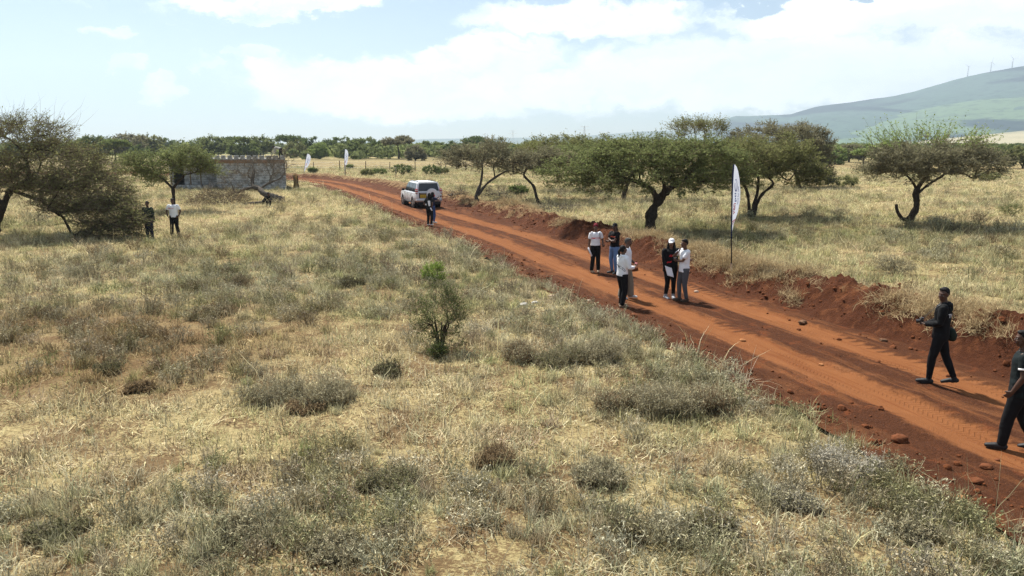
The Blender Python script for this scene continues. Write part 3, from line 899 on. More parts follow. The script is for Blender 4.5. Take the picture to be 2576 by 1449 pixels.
def grow(g, stems, crowns, r_tip=.011, wander=.10, sag=0.0, step=.55):
    """stems: list of [(point, radius)...] polylines (already thick), crowns: attractors. returns segments for thick wood and twig bases"""
    pts = []; par = []; order = []
    stem_last = []
    for st in stems:
        prev = -1
        if len(st[0]) == 3 and st[0][2] is not None and not isinstance(st[0][2], float):
            pass
        for k, p in enumerate(st):
            pts.append(np.array(p[0], float)); par.append(prev); order.append(('stem', p[1]))
            prev = len(pts) - 1
        stem_last.append(prev)
    starts = set(range(len(pts)))
    tips_allowed = [i for i in range(len(pts))]
    A = crowns
    hub = np.mean([pts[i] for i in stem_last], axis=0)
    A = A[np.argsort(np.linalg.norm(A - hub, axis=1))]
    length = {i: 0.0 for i in range(len(pts))}
    # only the upper part of each stem may sprout
    spr = []
    k0 = 0
    for st in stems:
        n = len(st)
        for k in range(n):
            if k >= max(1, n - 2): spr.append(k0 + k)
        k0 += n
    cand = list(spr)
    attr_nodes = []
    for a in A:
        C = np.array([pts[i] for i in cand]); Lg = np.array([length[i] for i in cand])
        d = np.linalg.norm(C - a, axis=1)
        # prefer growing outwards and upwards from the hub
        back = np.maximum(0, np.linalg.norm(C - hub, axis=1) - np.linalg.norm(a - hub) * .98)
        i = cand[int(np.argmin(d * (1 + .10 * d) + .22 * Lg + 1.5 * back))]
        p0 = pts[i]; dv = a - p0; L = np.linalg.norm(dv)
        nsub = max(1, int(L / step))
        prev = i
        for k in range(1, nsub + 1):
            f = k / nsub
            q = p0 + dv * f
            if k < nsub:
                q = q + g.normal(0, wander * min(L, 1.5) * .45, 3)
                q[2] += (.10 * L * math.sin(math.pi * f) if sag == 0 else -sag * L * math.sin(math.pi * f))
            pts.append(q); par.append(prev); order.append(('br', 0)); length[len(pts) - 1] = length[prev] + L / nsub
            prev = len(pts) - 1
            cand.append(prev)
        attr_nodes.append(prev)
    n = len(pts)
    kids = [[] for _ in range(n)]
    for i, p in enumerate(par):
        if p >= 0: kids[p].append(i)
    rad = np.zeros(n)
    for i in range(n - 1, -1, -1):
        if not kids[i]: rad[i] = r_tip
        else: rad[i] = (sum(rad[k] ** 2.35 for k in kids[i])) ** (1 / 2.35)
        if order[i][0] == 'stem': rad[i] = max(order[i][1], min(rad[i], order[i][1] * 1.0))
    # chains for tubes
    segs = []
    for i in range(n):
        if par[i] == -1 or (par[i] >= 0 and kids[par[i]] and max(kids[par[i]], key=lambda k: rad[k]) != i):
            ch = ([par[i]] if par[i] >= 0 else []) + [i]
            while kids[ch[-1]]:
                ch.append(max(kids[ch[-1]], key=lambda k: rad[k]))
            P = [pts[k] for k in ch]; Rr = [min(rad[k], rad[i] * 1.05) if k != par[i] else min(rad[k], rad[i] * 1.15) for k in ch]
            segs.append((np.array(P), np.array(Rr)))
    return np.array(pts), rad, segs, attr_nodes
def twig_sprays(g, nodes, hub, per, lmin, lmax, wid, rise=.25, outward=.6, spread=1.0, kink=.25, droop=0, jit=.10, zs=.55):
    """thin bent ribbons that fan out of the branch ends; returns geometry and sample points along them"""
    n = len(nodes) * per
    b = np.repeat(nodes, per, axis=0) + g.normal(0, jit, (n, 3))
    out = b - hub; out[:, 2] *= .4; out /= np.linalg.norm(out, axis=1)[:, None] + 1e-6
    d = out * outward + g.normal(0, spread * .6, (n, 3)) * np.array([1, 1, zs]) + np.array([0, 0, rise])
    d /= np.linalg.norm(d, axis=1)[:, None]
    L = g.uniform(lmin, lmax, n)[:, None]
    segs = 3
    sd = np.cross(d, g.normal(0, 1, (n, 3))); sd /= np.linalg.norm(sd, axis=1)[:, None] + 1e-6
    cur = b; V = []; P = [b]
    for k in range(segs):
        ww = wid * (1 - .28 * k) * .5
        V += [cur - sd * ww, cur + sd * ww]
        d2 = d + g.normal(0, kink, (n, 3)) - np.array([0, 0, droop * k]); d2 /= np.linalg.norm(d2, axis=1)[:, None]
        cur = cur + d2 * L / segs; P.append(cur)
    V.append(cur)
    V = np.stack(V, 1); m = V.shape[1]; o = np.arange(n)[:, None] * m
    q = np.concatenate([o + np.array([2 * k, 2 * k + 1, 2 * k + 3, 2 * k + 2]) for k in range(segs - 1)])
    t = o + np.array([2 * segs - 2, 2 * segs - 1, 2 * segs])
    v = np.repeat(g.uniform(0, 1, n), m)
    return (V.reshape(-1, 3), q, t, v), np.stack(P, 1)
def leaf_specks(g, P, per, size, flat=.55):
    """small leaves set along the twigs P (n, k, 3)"""
    n, k, _ = P.shape
    N = n * per
    i = np.repeat(np.arange(n), per); f = g.uniform(.1, 1, N) * (k - 1); j = np.minimum(f.astype(int), k - 2); fr = (f - j)[:, None]
    p = P[i, j] * (1 - fr) + P[i, j + 1] * fr + g.normal(0, size * .5, (N, 3))
    nrm = g.normal(0, 1, (N, 3)); nrm[:, 2] = np.abs(nrm[:, 2]) + flat; nrm /= np.linalg.norm(nrm, axis=1)[:, None]
    a = np.cross(nrm, g.normal(0, 1, (N, 3))); a /= np.linalg.norm(a, axis=1)[:, None]
    b = np.cross(nrm, a)
    s = (size * g.uniform(.55, 1.45, N))[:, None]
    V = np.stack([p - a * s, p - b * s * .42, p + a * s, p + b * s * .42], 1).reshape(-1, 3)
    q = np.arange(N * 4).reshape(-1, 4)
    tone = np.clip(np.repeat(g.uniform(0, 1, n), per) * .6 + g.uniform(0, 1, N) * .4, 0, 1)
    return V, q, np.repeat(tone, 4)
def tree(name, label, cat, base, stems, crowns, seed, leaf='leaf_olive', bark='bark', twig='twig', n_attr=170, per=9, tw=(.35, .85), twid=.016, leafn=9, leafs=.05,
         group=None, rise=.22, droop=0, extra=None, r_tip=.011, flat=.35, sag=0.0, wander=.10, pn=('trunk', 'crown'), thr=.032, step=.55, jit=.10, layer=0.0, zs=.55):
    """base: world point; stems: list of [(world pt, radius)..]; crowns: list of (centre, radii, weight)"""
    g = np.random.default_rng(seed)
    base = np.array(base, float)
    st = [[(np.array(p, float) - base, r) for p, r in s] for s in stems]
    tot = sum(c[2] for c in crowns)
    A = np.concatenate([ellip_pts(g, np.array(c[0], float) - base, c[1], max(4, int(n_attr * c[2] / tot)), flat if len(c) < 4 else c[3]) for c in crowns])
    if layer:
        A[:, 2] = np.round((A[:, 2] + .25 * np.sin(A[:, 0] * 1.7 + A[:, 1] * 1.3)) / layer) * layer + g.normal(0, layer * .13, len(A))
    pts, rad, segs, an = grow(g, st, A, r_tip, wander, sag, step)
    hub = np.mean([s[-1][0] for s in st], axis=0)
    thick = []; thin = []
    for P, Rr in segs:
        (thick if Rr.max() > thr else thin).append((P, Rr))
    root = empty(name, base, label, cat, group)
    # smooth and roughen the thick limbs
    th2 = []
    for P, Rr in thick:
        if len(P) >= 3:
            n = 4
            Q = catmull(P, n); rr = np.interp(np.linspace(0, len(P) - 1, len(Q)), np.arange(len(P)), Rr)
            rr = rr * (1 + .13 * g.normal(0, 1, len(rr)) * (rr > .05))
            th2.append((Q, rr))
        else: th2.append((P, Rr))
    V, Q = tubes(th2, 8)
    k = fbm(V[:, 0] * 5 + V[:, 2] * 2.3, V[:, 1] * 5 + V[:, 2] * 3.1, seed, 3) - .5
    V = V + (k * .05 * min(1, thr / .03))[:, None] * np.sign(g.normal(0, 1, V.shape)) * .25
    link(pn[0], np_mesh(pn[0], V, [Q], smooth=True), root, M[bark])
    parts = []
    if thin:
        Vt, Qt = tubes(thin, 4)
        parts.append((Vt, Qt, np.zeros((0, 3), int), g.uniform(0, 1, len(Vt))))
    allend = pts[an]
    spray, P = twig_sprays(g, allend, hub, per, tw[0], tw[1], twid, rise=rise, droop=droop, jit=jit, zs=zs)
    parts.append(spray)
    if extra is not None:
        parts += extra(g, pts, an, base)
    Vw, qw, tw_, vw = merge(parts)
    if leafn:
        Vl, ql, vl = leaf_specks(g, P, leafn, leafs)
        ql = ql + len(Vw)
        me = np_mesh(pn[1], np.concatenate([Vw, Vl]), [qw, tw_, ql], mi=np.concatenate([np.zeros(len(qw) + len(tw_), int), np.ones(len(ql), int)]), attrs={'v': ('FLOAT', np.concatenate([vw, vl]))})
        link(pn[1], me, root, [M[twig], M[leaf]])
    else:
        me = np_mesh(pn[1], Vw, [qw, tw_], attrs={'v': ('FLOAT', vw)})
        link(pn[1], me, root, [M[twig]])
    return root
def whips(n, region, lmin, lmax, wid=.014, up=1.0):
    """long bare shoots standing out of the crown"""
    def f(g, pts, an, base):
        E = pts[an]
        E = E[region(E + base)]
        if not len(E): return []
        b = E[g.integers(0, len(E), n)]
        sp, _ = twig_sprays(g, b, E.mean(0) - np.array([0, 0, 1.5]), 1, lmin, lmax, wid, rise=up, outward=.9, spread=.55, kink=.16)
        return [sp]
    return f
def hangers(n, region, lmin, lmax, wid=.013):
    """dead twigs hanging below the crown"""
    def f(g, pts, an, base):
        E = pts[an]
        E = E[region(E + base)]
        if not len(E): return []
        b = E[g.integers(0, len(E), n)]
        sp, P = twig_sprays(g, b, E.mean(0), 1, lmin, lmax, wid, rise=-1.3, outward=.4, spread=.5, kink=.35)
        sp2, _ = twig_sprays(g, P[:, 2], E.mean(0), 2, lmin * .3, lmax * .5, wid * .8, rise=-.4, outward=.2, spread=.9, kink=.35)
        return [sp, sp2]
    return f
def multi(*fs):
    return lambda g, pts, an, base: sum((f(g, pts, an, base) for f in fs), [])
def pr(X, Y, D, rx, ry, w_, depth=.85, dy=0.0, *fl):
    """crown lobe given by its outline in the photograph at range D"""
    c = wp(X, Y, D); k = ppm(D)
    return (np.array([c.x, c.y + dy, c.z]), np.array([rx / k, rx / k * depth, ry / k]), w_, *fl)
def W(X, Y, D, dy=0.0):
    v = wp(X, Y, D); return (v.x, v.y + dy, v.z)

# big drooping thorn tree at the left edge
D = 35.0; b = wp(-14, 596, D)
tree("thorn_tree", "large thorn tree leaning in from the left edge, branches drooping to the grass", "tree", b,
     [[((b.x, b.y, gz1(b.x, b.y) - .1), .20), (W(-6, 560, D), .17), (W(10, 515, D), .15), (W(30, 475, D), .13), (W(80, 450, D, -.3), .10)],
      [(W(10, 517, D), .12), (W(-40, 470, D), .10), (W(-90, 430, D), .08)],
      [(W(30, 478, D), .09), (W(120, 500, D, -.6), .07), (W(190, 540, D, -1.0), .055)]],
     [pr(30, 400, D, 215, 95, 4.2, .7, 0, .8), pr(150, 432, D, 150, 60, 3.0, .6, -.6, .85), pr(235, 482, D, 125, 56, 3.0, .5, -1.2, .85), pr(312, 530, D, 90, 42, 1.9, .45, -1.6, .85), pr(388, 556, D, 46, 26, .65, .5, -2.0, .9), pr(300, 585, D, 50, 24, .3, .5, -1.6, .9), pr(275, 585, D, 60, 16, .18, .5, -1.4, .9), pr(-160, 420, D, 160, 90, 1.2, .9, 0, .8), pr(30, 338, D, 110, 45, .9, .7)],
     501, 'leaf_olive', n_attr=1000, per=13, tw=(.40, 1.0), twid=.022, leafn=4, leafs=.042, rise=.10,
     extra=multi(whips(120, lambda E: E[:, 2] > 4.6, .7, 2.0, .015, .75), hangers(80, lambda E: (E[:, 2] < 2.4) & (E[:, 0] > b.x + 3.0), .5, 1.3)), wander=.16)

# small thorn tree forked like a Y behind the man in white
D = 48.5; b = foot(437, 531); D = b.y
tree("thorn_tree", "small thorn tree with a Y-forked trunk behind the man in a white T-shirt", "tree", b,
     [[((b.x, b.y, b.z - .1), .13), (W(437, 500, D), .11), (W(435, 472, D), .11)],
      [(W(435, 474, D), .09), (W(415, 455, D), .075), (W(396, 440, D), .06)],
      [(W(435, 474, D), .09), (W(448, 458, D), .08), (W(462, 440, D), .07)]],
     [pr(400, 415, D, 92, 28, 2, .8), pr(470, 405, D, 70, 28, 1.6, .8), pr(360, 440, D, 56, 22, 1.0, .8), pr(430, 432, D, 80, 18, 1.0, .8), pr(520, 420, D, 32, 18, .4)],
     502, 'leaf_green', n_attr=260, per=11, tw=(.35, .95), leafn=9, leafs=.052, layer=.42, zs=.28, rise=.12)

# right of the road, left to right
b = foot(1200, 503); D = b.y
tree("thorn_tree", "two-stemmed grey thorn tree just right of the parked white car", "tree", b,
     [[((b.x, b.y, b.z - .1), .17), (W(1198, 490, D), .13), (W(1208, 465, D), .10), (W(1213, 435, D), .08), (W(1212, 410, D), .06)],
      [(W(1202, 492, D), .11), (W(1222, 465, D), .09), (W(1245, 447, D), .08), (W(1275, 430, D), .06)]],
     [pr(1190, 410, D, 85, 36, 2, .85), pr(1250, 408, D, 60, 38, 1.4, .85), pr(1160, 395, D, 45, 20, .6), pr(1215, 380, D, 60, 20, .7)],
     503, 'leaf_grey', 'bark_pale', n_attr=230, per=10, tw=(.3, .75), leafn=9, leafs=.055, layer=.42, zs=.28, rise=.3)
b = foot(1357, 512); D = b.y
tree("thorn_tree", "slender thorn tree whose dark trunk leans left, beside the two-stemmed grey one", "tree", b,
     [[((b.x, b.y, b.z - .1), .13), (W(1350, 497, D), .11), (W(1343, 470, D), .10), (W(1330, 455, D), .09), (W(1318, 440, D), .08)]],
     [pr(1320, 420, D, 65, 28, 1.6, .85), pr(1390, 412, D, 70, 24, 1.3, .85), pr(1345, 400, D, 60, 20, .8)],
     504, 'leaf_grey', n_attr=200, per=10, tw=(.3, .75), leafn=9, leafs=.055, layer=.42, zs=.28, rise=.25)
b = foot(1470, 478); D = b.y
tree("thorn_tree", "broad domed thorn tree at the back between the slender tree and the leaning big tree", "tree", b,
     [[((b.x, b.y, b.z - .1), .2), (W(1468, 455, D), .17), (W(1462, 430, D), .14)]],
     [pr(1420, 378, D, 110, 26, 2.6, .8), pr(1520, 376, D, 110, 22, 1.8, .8)],
     505, 'leaf_olive', n_attr=300, per=10, tw=(.35, .9), twid=.02, leafn=9, leafs=.075, layer=.42, zs=.28)
b = foot(1568, 503); D = b.y
tree("thorn_tree", "thorn tree in the middle of the right-hand grove, short dark trunk behind the leaning one", "tree", b,
     [[((b.x, b.y, b.z - .1), .2), (W(1572, 480, D), .17), (W(1582, 455, D), .15)]],
     [pr(1480, 392, D, 130, 22, 2.0, .7), pr(1600, 380, D, 130, 22, 1.8, .7), pr(1430, 425, D, 80, 22, 1.0)],
     506, 'leaf_green', n_attr=300, per=10, tw=(.3, .8), leafn=9, leafs=.06, layer=.42, zs=.28)
b = foot(1637, 585); D = b.y
tree("thorn_tree", "biggest thorn tree right of the road, thick dark trunk leaning right under a wide crown", "tree", b,
     [[((b.x, b.y, b.z - .1), .30), (W(1636, 555, D), .26), (W(1644, 525, D), .24), (W(1664, 495, D), .22), (W(1690, 470, D), .16), (W(1730, 445, D), .11)],
      [(W(1655, 505, D), .15), (W(1640, 478, D), .12), (W(1610, 460, D), .10), (W(1560, 445, D, -.4), .07)],
      [(W(1664, 495, D), .12), (W(1665, 465, D, -.6), .10), (W(1650, 440, D, -1.0), .07)]],
     [pr(1490, 425, D, 130, 28, 1.6, .7, 0, .6), pr(1620, 400, D, 150, 26, 2.2, .75, 0, .6), pr(1745, 395, D, 130, 28, 2.0, .8, 0, .6), pr(1600, 445, D, 200, 30, 2.2, .7, 0, .7), pr(1765, 445, D, 115, 34, 1.5, .8, 0, .7), pr(1685, 374, D, 150, 14, 1.2, .8, 0, .6)],
     507, 'leaf_green', n_attr=700, per=12, tw=(.28, .72), leafn=10, leafs=.05, layer=.42, zs=.28, rise=.05,
     extra=hangers(190, lambda E: (E[:, 2] < 2.7), .6, 1.9))
b = foot(1762, 470); D = b.y
tree("thorn_tree", "tall flat-topped thorn tree with a sparse fan-shaped crown rising above the grove", "tree", b,
     [[((b.x, b.y, b.z - .1), .2), (W(1760, 430, D), .16), (W(1757, 395, D), .13), (W(1752, 370, D), .1)], [(W(1758, 392, D), .1), (W(1775, 360, D), .08)]],
     [pr(1730, 325, D, 45, 14, 1.2, .9), pr(1785, 326, D, 45, 15, 1.3, .9), pr(1757, 345, D, 70, 12, .7), pr(1757, 316, D, 60, 8, .6)],
     508, 'leaf_olive', n_attr=120, per=8, tw=(.5, 1.3), twid=.022, leafn=8, leafs=.07, rise=.6)
b = foot(1892, 546); D = b.y
tree("thorn_tree", "many-stemmed thorn tree behind the large feather banner", "tree", b,
     [[((b.x - .12, b.y, b.z - .1), .12), (W(1884, 515, D), .10), (W(1880, 485, D), .09), (W(1868, 455, D), .07)],
      [((b.x, b.y, b.z - .1), .14), (W(1897, 515, D), .11), (W(1905, 485, D), .09), (W(1908, 450, D), .08)],
      [((b.x + .1, b.y, b.z - .1), .13), (W(1903, 515, D), .11), (W(1918, 488, D), .09), (W(1945, 462, D), .08)]],
     [pr(1875, 418, D, 110, 38, 2.2, .8, 0, .5), pr(1970, 418, D, 105, 40, 2.2, .8, 0, .6), pr(1920, 380, D, 130, 26, 1.6, .8, 0, .5), pr(1835, 440, D, 80, 26, .9, .8, 0, .6), pr(2030, 445, D, 40, 22, .5)],
     509, 'leaf_olive', n_attr=470, per=12, tw=(.3, .75), leafn=9, leafs=.055, layer=.42, zs=.28, rise=.05,
     extra=hangers(70, lambda E: E[:, 2] < 2.4, .5, 1.4))
b = foot(2010, 470); D = b.y
tree("thorn_tree", "dense brown domed thorn tree behind the many-stemmed one at right", "tree", b,
     [[((b.x, b.y, b.z - .1), .25), (W(2005, 445, D), .2), (W(1995, 420, D), .17)]],
     [pr(1950, 360, D, 120, 40, 2.4, .8), pr(2020, 375, D, 75, 55, 2.4, .8, 0, .8), pr(2065, 415, D, 28, 40, .8, .8, 0, .9)],
     510, 'leaf_grey', twig='twig_grey', n_attr=470, per=12, tw=(.35, .9), twid=.022, leafn=9, leafs=.075, layer=.42, zs=.28, rise=.2,
     extra=whips(60, lambda E: E[:, 2] > 5.5, .6, 1.3, .02, .8))
b = foot(2285, 569); D = b.y
tree("thorn_tree", "lone umbrella thorn tree at right, twisted dark trunk with a broken stub", "tree", b,
     [[((b.x, b.y, b.z - .1), .24), (W(2290, 550, D), .20), (W(2304, 525, D), .17), (W(2306, 505, D), .165), (W(2304, 482, D), .15), (W(2318, 460, D), .11), (W(2335, 438, D), .08)],
      [(W(2305, 490, D), .09), (W(2322, 475, D), .08), (W(2345, 458, D), .07), (W(2375, 438, D), .06)],
      [(W(2306, 478, D), .07), (W(2296, 458, D), .06), (W(2280, 440, D), .05)]],
     [pr(2350, 415, D, 165, 26, 3.0, .85, 0, .6), pr(2340, 390, D, 140, 24, 2.0, .85), pr(2270, 425, D, 70, 22, .8), pr(2430, 410, D, 80, 24, .9, .8)],
     511, 'leaf_grey', twig='twig_grey', n_attr=460, per=12, tw=(.3, .8), leafn=9, leafs=.05, layer=.42, zs=.28, rise=.12,
     extra=hangers(24, lambda E: E[:, 2] < 2.4, .5, 1.4))
TWIST = bpy.data.objects["thorn_tree.010"] if "thorn_tree.010" in bpy.data.objects else None
g_ = np.random.default_rng(77)
if TWIST:
    base = np.array(TWIST.location)
    P = [np.array(W(*q, D)) - base for q in ((2290, 552), (2272, 551), (2262, 540), (2256, 527), (2255, 514))]
    V, Q = tubes([(catmull(P, 4), np.linspace(.11, .075, 17))], 8)
    link("broken_stub", np_mesh("broken_stub", V, [Q], smooth=True), TWIST, M['bark'])
    # green shoots on top of the crown
    c = np.array(W(2335, 370, D)) - base
    N0 = ellip_pts(g_, c, np.array([135, 110, 22]) / ppm(D), 75, .3)
    sp, P = twig_sprays(g_, N0, c - np.array([0, 0, 2.2]), 3, .6, 1.7, .022, rise=.55, outward=.8, spread=.6)
    Vl, ql, vl = leaf_specks(g_, P, 17, .052)
    me = np_mesh("green_shoots", np.concatenate([sp[0], Vl]), [sp[1], sp[2], ql + len(sp[0])], mi=np.concatenate([np.zeros(len(sp[1]) + len(sp[2]), int), np.ones(len(ql), int)]), attrs={'v': ('FLOAT', np.concatenate([sp[3], vl]))})
    o = link("green_shoots", me, TWIST, [M['twig'], M['leaf_bright']])
    o['label'] = "fresh green spiky shoots on top of the crown"

# ------------------------------------------------------------------ trees along the horizon
def far_kind(seed, kind):
    g = np.random.default_rng(seed)
    if kind == 'umbrella':
        stems = [[((0, 0, -.1), .22), ((.1, 0, 1.3), .17), ((0, .1, 2.4), .13)]]
        crowns = [((0, 0, 3.6), (3.6, 3.0, .75), 2), ((1.4, 0, 4.0), (1.8, 1.6, .5), 1), ((-1.6, 0, 3.3), (1.8, 1.5, .5), 1)]; fl = .3
    elif kind == 'round':
        stems = [[((0, 0, -.1), .16), ((0, .1, .7), .13), ((.1, 0, 1.3), .1)], [((0, 0, -.1), .12), ((.5, 0, .8), .09)], [((0, 0, -.1), .12), ((-.5, 0, .7), .09)]]
        crowns = [((0, 0, 2.1), (2.5, 2.2, 1.7), 2.2), ((1.5, 0, 1.2), (1.6, 1.5, 1.1), 1.3), ((-1.6, .2, 1.1), (1.6, 1.5, 1.1), 1.3)]; fl = .99
    elif kind == 'spread':
        stems = [[((0, 0, -.1), .2), ((.1, 0, .9), .15), ((.3, .1, 1.7), .12)], [((0, 0, .4), .12), ((-.7, 0, 1.3), .1)]]
        crowns = [((0, 0, 2.5), (3.2, 2.6, 1.35), 2.5), ((-1.7, 0, 1.5), (1.9, 1.7, 1.2), 1.3), ((1.9, 0, 1.7), (1.8, 1.6, 1.2), 1.3)]; fl = .95
    else:   # low scrub bush
        stems = [[((0, 0, -.1), .08), ((.1, 0, .5), .06)], [((0, 0, -.1), .08), ((-.3, .1, .4), .06)]]
        crowns = [((0, 0, .9), (1.5, 1.3, .8), 2), ((.8, 0, .7), (.9, .9, .6), 1)]; fl = .95
    return stems, crowns, fl
FARP = {}
def far_tree(kind, leaf, x, y, sc, label, rz, squash=1.0, group="trees along the horizon"):
    key = (kind, leaf)
    if key not in FARP:
        st, cr, fl = far_kind(0, kind)
        nm = {'umbrella': 'umbrella_tree', 'round': 'bushy_tree', 'spread': 'spreading_tree', 'scrub': 'scrub_bush'}[kind]
        o = tree(nm, label, "tree" if kind != 'scrub' else "bush", (0, 0, 0), st, cr, 600 + len(FARP), leaf, n_attr=130 if kind != 'scrub' else 50, per=9, tw=(.35, .9), twid=.04, leafn=11, leafs=.15, group=group, flat=fl, r_tip=.018)
        FARP[key] = o
    else:
        o = copy_tree(FARP[key])
    o['label'] = label; o['group'] = group
    o.location = (x, y, gz1(x, y)); o.scale = (sc, sc, sc * squash); o.rotation_euler = (0, 0, rz)
    return o
MARKS = [(40, "behind the drooping thorn tree at the left edge"), (170, "right behind the bare tips of the left-edge thorn tree"), (300, "over the pale field left of the block building"), (400, "just left of the block building"),
         (470, "behind the left end of the block building's top row"), (560, "behind the middle of the block building's top row"), (650, "behind the felled tree's dead branches"), (715, "behind the worker bending on the wall"),
         (768, "behind the tilted small feather banner"), (820, "between the two small feather banners"), (867, "behind the upright small feather banner"), (930, "right of the upright small feather banner"), (1000, "above the fence left of the white car"),
         (1060, "above the white car's roof"), (1120, "between the white car and the two-stemmed thorn tree"), (1220, "behind the two-stemmed thorn tree"), (1310, "behind the slender leaning thorn tree"), (2110, "just right of the brown domed thorn tree"),
         (2160, "between the brown dome and the lone umbrella thorn"), (2210, "left of the lone umbrella thorn's crown"), (2350, "behind the lone umbrella thorn"), (2480, "right of the lone umbrella thorn's crown"), (2550, "at the right edge of the picture")]
def mark(X): return min(MARKS, key=lambda m_: abs(m_[0] - X))[1]
LEAFW = {'leaf_deep': 'dark green', 'leaf_mid': 'mid green', 'leaf_olive': 'olive', 'leaf_green': 'grey-green', 'leaf_bright': 'light green', 'leaf_grey': 'brownish'}
KINDW = {'umbrella': 'flat-topped umbrella tree', 'round': 'rounded bushy tree', 'spread': 'wide spreading tree', 'scrub': 'low scrub bush'}
# X, base Y, top Y, kind, leaf
LINE = [(150, 405, 350, 'spread', 'leaf_mid'), (205, 400, 352, 'round', 'leaf_mid'), (245, 402, 345, 'spread', 'leaf_deep'), (291, 409, 355, 'umbrella', 'leaf_mid'), (330, 396, 341, 'spread', 'leaf_grey'), (375, 394, 343, 'spread', 'leaf_olive'),
        (352, 400, 366, 'round', 'leaf_deep'), (418, 386, 350, 'round', 'leaf_deep'), (452, 384, 354, 'spread', 'leaf_mid'), (505, 392, 350, 'round', 'leaf_mid'), (540, 394, 346, 'spread', 'leaf_green'), (580, 390, 347, 'umbrella', 'leaf_deep'), (612, 396, 349, 'round', 'leaf_mid'),
        (655, 394, 346, 'spread', 'leaf_green'), (735, 392, 344, 'umbrella', 'leaf_deep'), (745, 396, 358, 'round', 'leaf_olive'), (790, 394, 348, 'round', 'leaf_deep'), (805, 400, 362, 'round', 'leaf_bright'), (838, 393, 350, 'round', 'leaf_deep'), (862, 392, 348, 'spread', 'leaf_mid'),
        (900, 398, 352, 'round', 'leaf_mid'), (925, 394, 350, 'round', 'leaf_green'), (955, 395, 356, 'spread', 'leaf_deep'), (1003, 400, 347, 'umbrella', 'leaf_grey'), (1045, 404, 368, 'round', 'leaf_grey'), (1078, 394, 358, 'round', 'leaf_mid'), (1105, 396, 360, 'round', 'leaf_mid'),
        (1140, 398, 358, 'round', 'leaf_deep'), (1195, 395, 347, 'umbrella', 'leaf_deep'), (1250, 394, 350, 'round', 'leaf_deep'), (1300, 398, 366, 'round', 'leaf_mid'), (1335, 394, 362, 'scrub', 'leaf_mid'),
        (2100, 414, 372, 'round', 'leaf_bright'), (2135, 408, 366, 'spread', 'leaf_grey'), (2172, 420, 378, 'umbrella', 'leaf_bright'), (2215, 406, 368, 'round', 'leaf_mid'), (2262, 404, 368, 'round', 'leaf_deep'), (2420, 404, 366, 'round', 'leaf_mid'),
        (2490, 402, 364, 'spread', 'leaf_deep'), (2530, 408, 366, 'round', 'leaf_deep'), (2572, 424, 372, 'spread', 'leaf_olive'), (2650, 410, 366, 'round', 'leaf_mid'), (-60, 408, 350, 'spread', 'leaf_mid'), (60, 404, 350, 'round', 'leaf_deep')]
HK = {'umbrella': 4.7, 'round': 3.9, 'spread': 4.0, 'scrub': 1.8}
rr_ = random.Random(5)
for i, (X, Yb, Yt, kd, lf) in enumerate(LINE):
    p = at(X, Yb, .1)
    h = (Yb - Yt) / ppm(p.y)
    side = "tall" if Yb - Yt > 46 else ("low" if Yb - Yt < 39 else "middling")
    far_tree(kd, lf, p.x, p.y, h / HK[kd], f"{side} {LEAFW[lf]} {KINDW[kd]} {mark(X)}", rr_.uniform(0, 6.28))
# the closed bush beyond them, one mass to the eye
def woodland():
    g = np.random.default_rng(91)
    V = []; Q = []; v = []; o = 0
    n = 2300
    a = g.uniform(-41, 41, n); r = g.uniform(205, 640, n) ** 1.0
    gap = np.array([fbm(np.array([x / 6]), np.array([yy / 160]), 92, 3)[0] for x, yy in zip(a, r)])
    for k in range(n):
        if gap[k] < .27: continue
        x = r[k] * math.sin(R(a[k])); y = r[k] * math.cos(R(a[k]))
        if -60 < x - (-.35 * y) < 20 and y < 260 and gap[k] < .5: continue
        h = g.uniform(2.2, 4.6); wd = g.uniform(2.5, 6)
        N = 90
        q = g.normal(0, 1, (N, 3)); q /= np.linalg.norm(q, axis=1)[:, None]; q *= g.uniform(.5, 1, (N, 1)) ** .4
        c = np.array([x, y, h * .52]) + q * np.array([wd * .5, wd * .5, h * .48])
        s = g.uniform(.18, .55, (N, 1)) * (1 + r[k] / 500)
        nn = q + g.normal(0, .6, (N, 3)); nn /= np.linalg.norm(nn, axis=1)[:, None]
        A = np.cross(nn, g.normal(0, 1, (N, 3))); A /= np.linalg.norm(A, axis=1)[:, None]; B = np.cross(nn, A)
        V.append(np.stack([c - A * s, c - B * s * .7, c + A * s, c + B * s * .7], 1).reshape(-1, 3))
        Q.append(np.arange(N * 4).reshape(-1, 4) + o); o += N * 4
        v.append(np.repeat(np.clip(g.uniform(0, 1) * .6 + g.uniform(0, .4, N), 0, 1), 4))
    me = np_mesh("far_bushland", np.concatenate(V), Q, attrs={'v': ('FLOAT', np.concatenate(v))})
    tag(link("far_bushland", me, None, M['leaf_green']), "closed green bushland far behind the single trees", "bushland", kind='stuff')
woodland()
# ------------------------------------------------------------------ small solids
def box(bm, c, s, rot=None):
    m_ = Matrix.Translation(Vector(c)) @ (rot.to_4x4() if rot is not None else Matrix()) @ Matrix.Diagonal((*s, 1))
    return bmesh.ops.create_cube(bm, size=1, matrix=m_)['verts']
def cyl(bm, p0, p1, r0, r1=None, seg=14, caps=True):
    p0 = Vector(p0); p1 = Vector(p1); d = p1 - p0
    m_ = Matrix.Translation((p0 + p1) / 2) @ d.to_track_quat('Z', 'Y').to_matrix().to_4x4()
    return bmesh.ops.create_cone(bm, cap_ends=caps, segments=seg, radius1=r0, radius2=r0 if r1 is None else r1, depth=d.length, matrix=m_)['verts']
def ball(bm, c, r, rot=None, seg=16):
    r = r if hasattr(r, '__len__') else (r, r, r)
    m_ = Matrix.Translation(Vector(c)) @ (rot.to_4x4() if rot is not None else Matrix()) @ Matrix.Diagonal((*r, 1))
    return bmesh.ops.create_uvsphere(bm, u_segments=seg, v_segments=seg * 2 // 3, radius=1, matrix=m_)['verts']
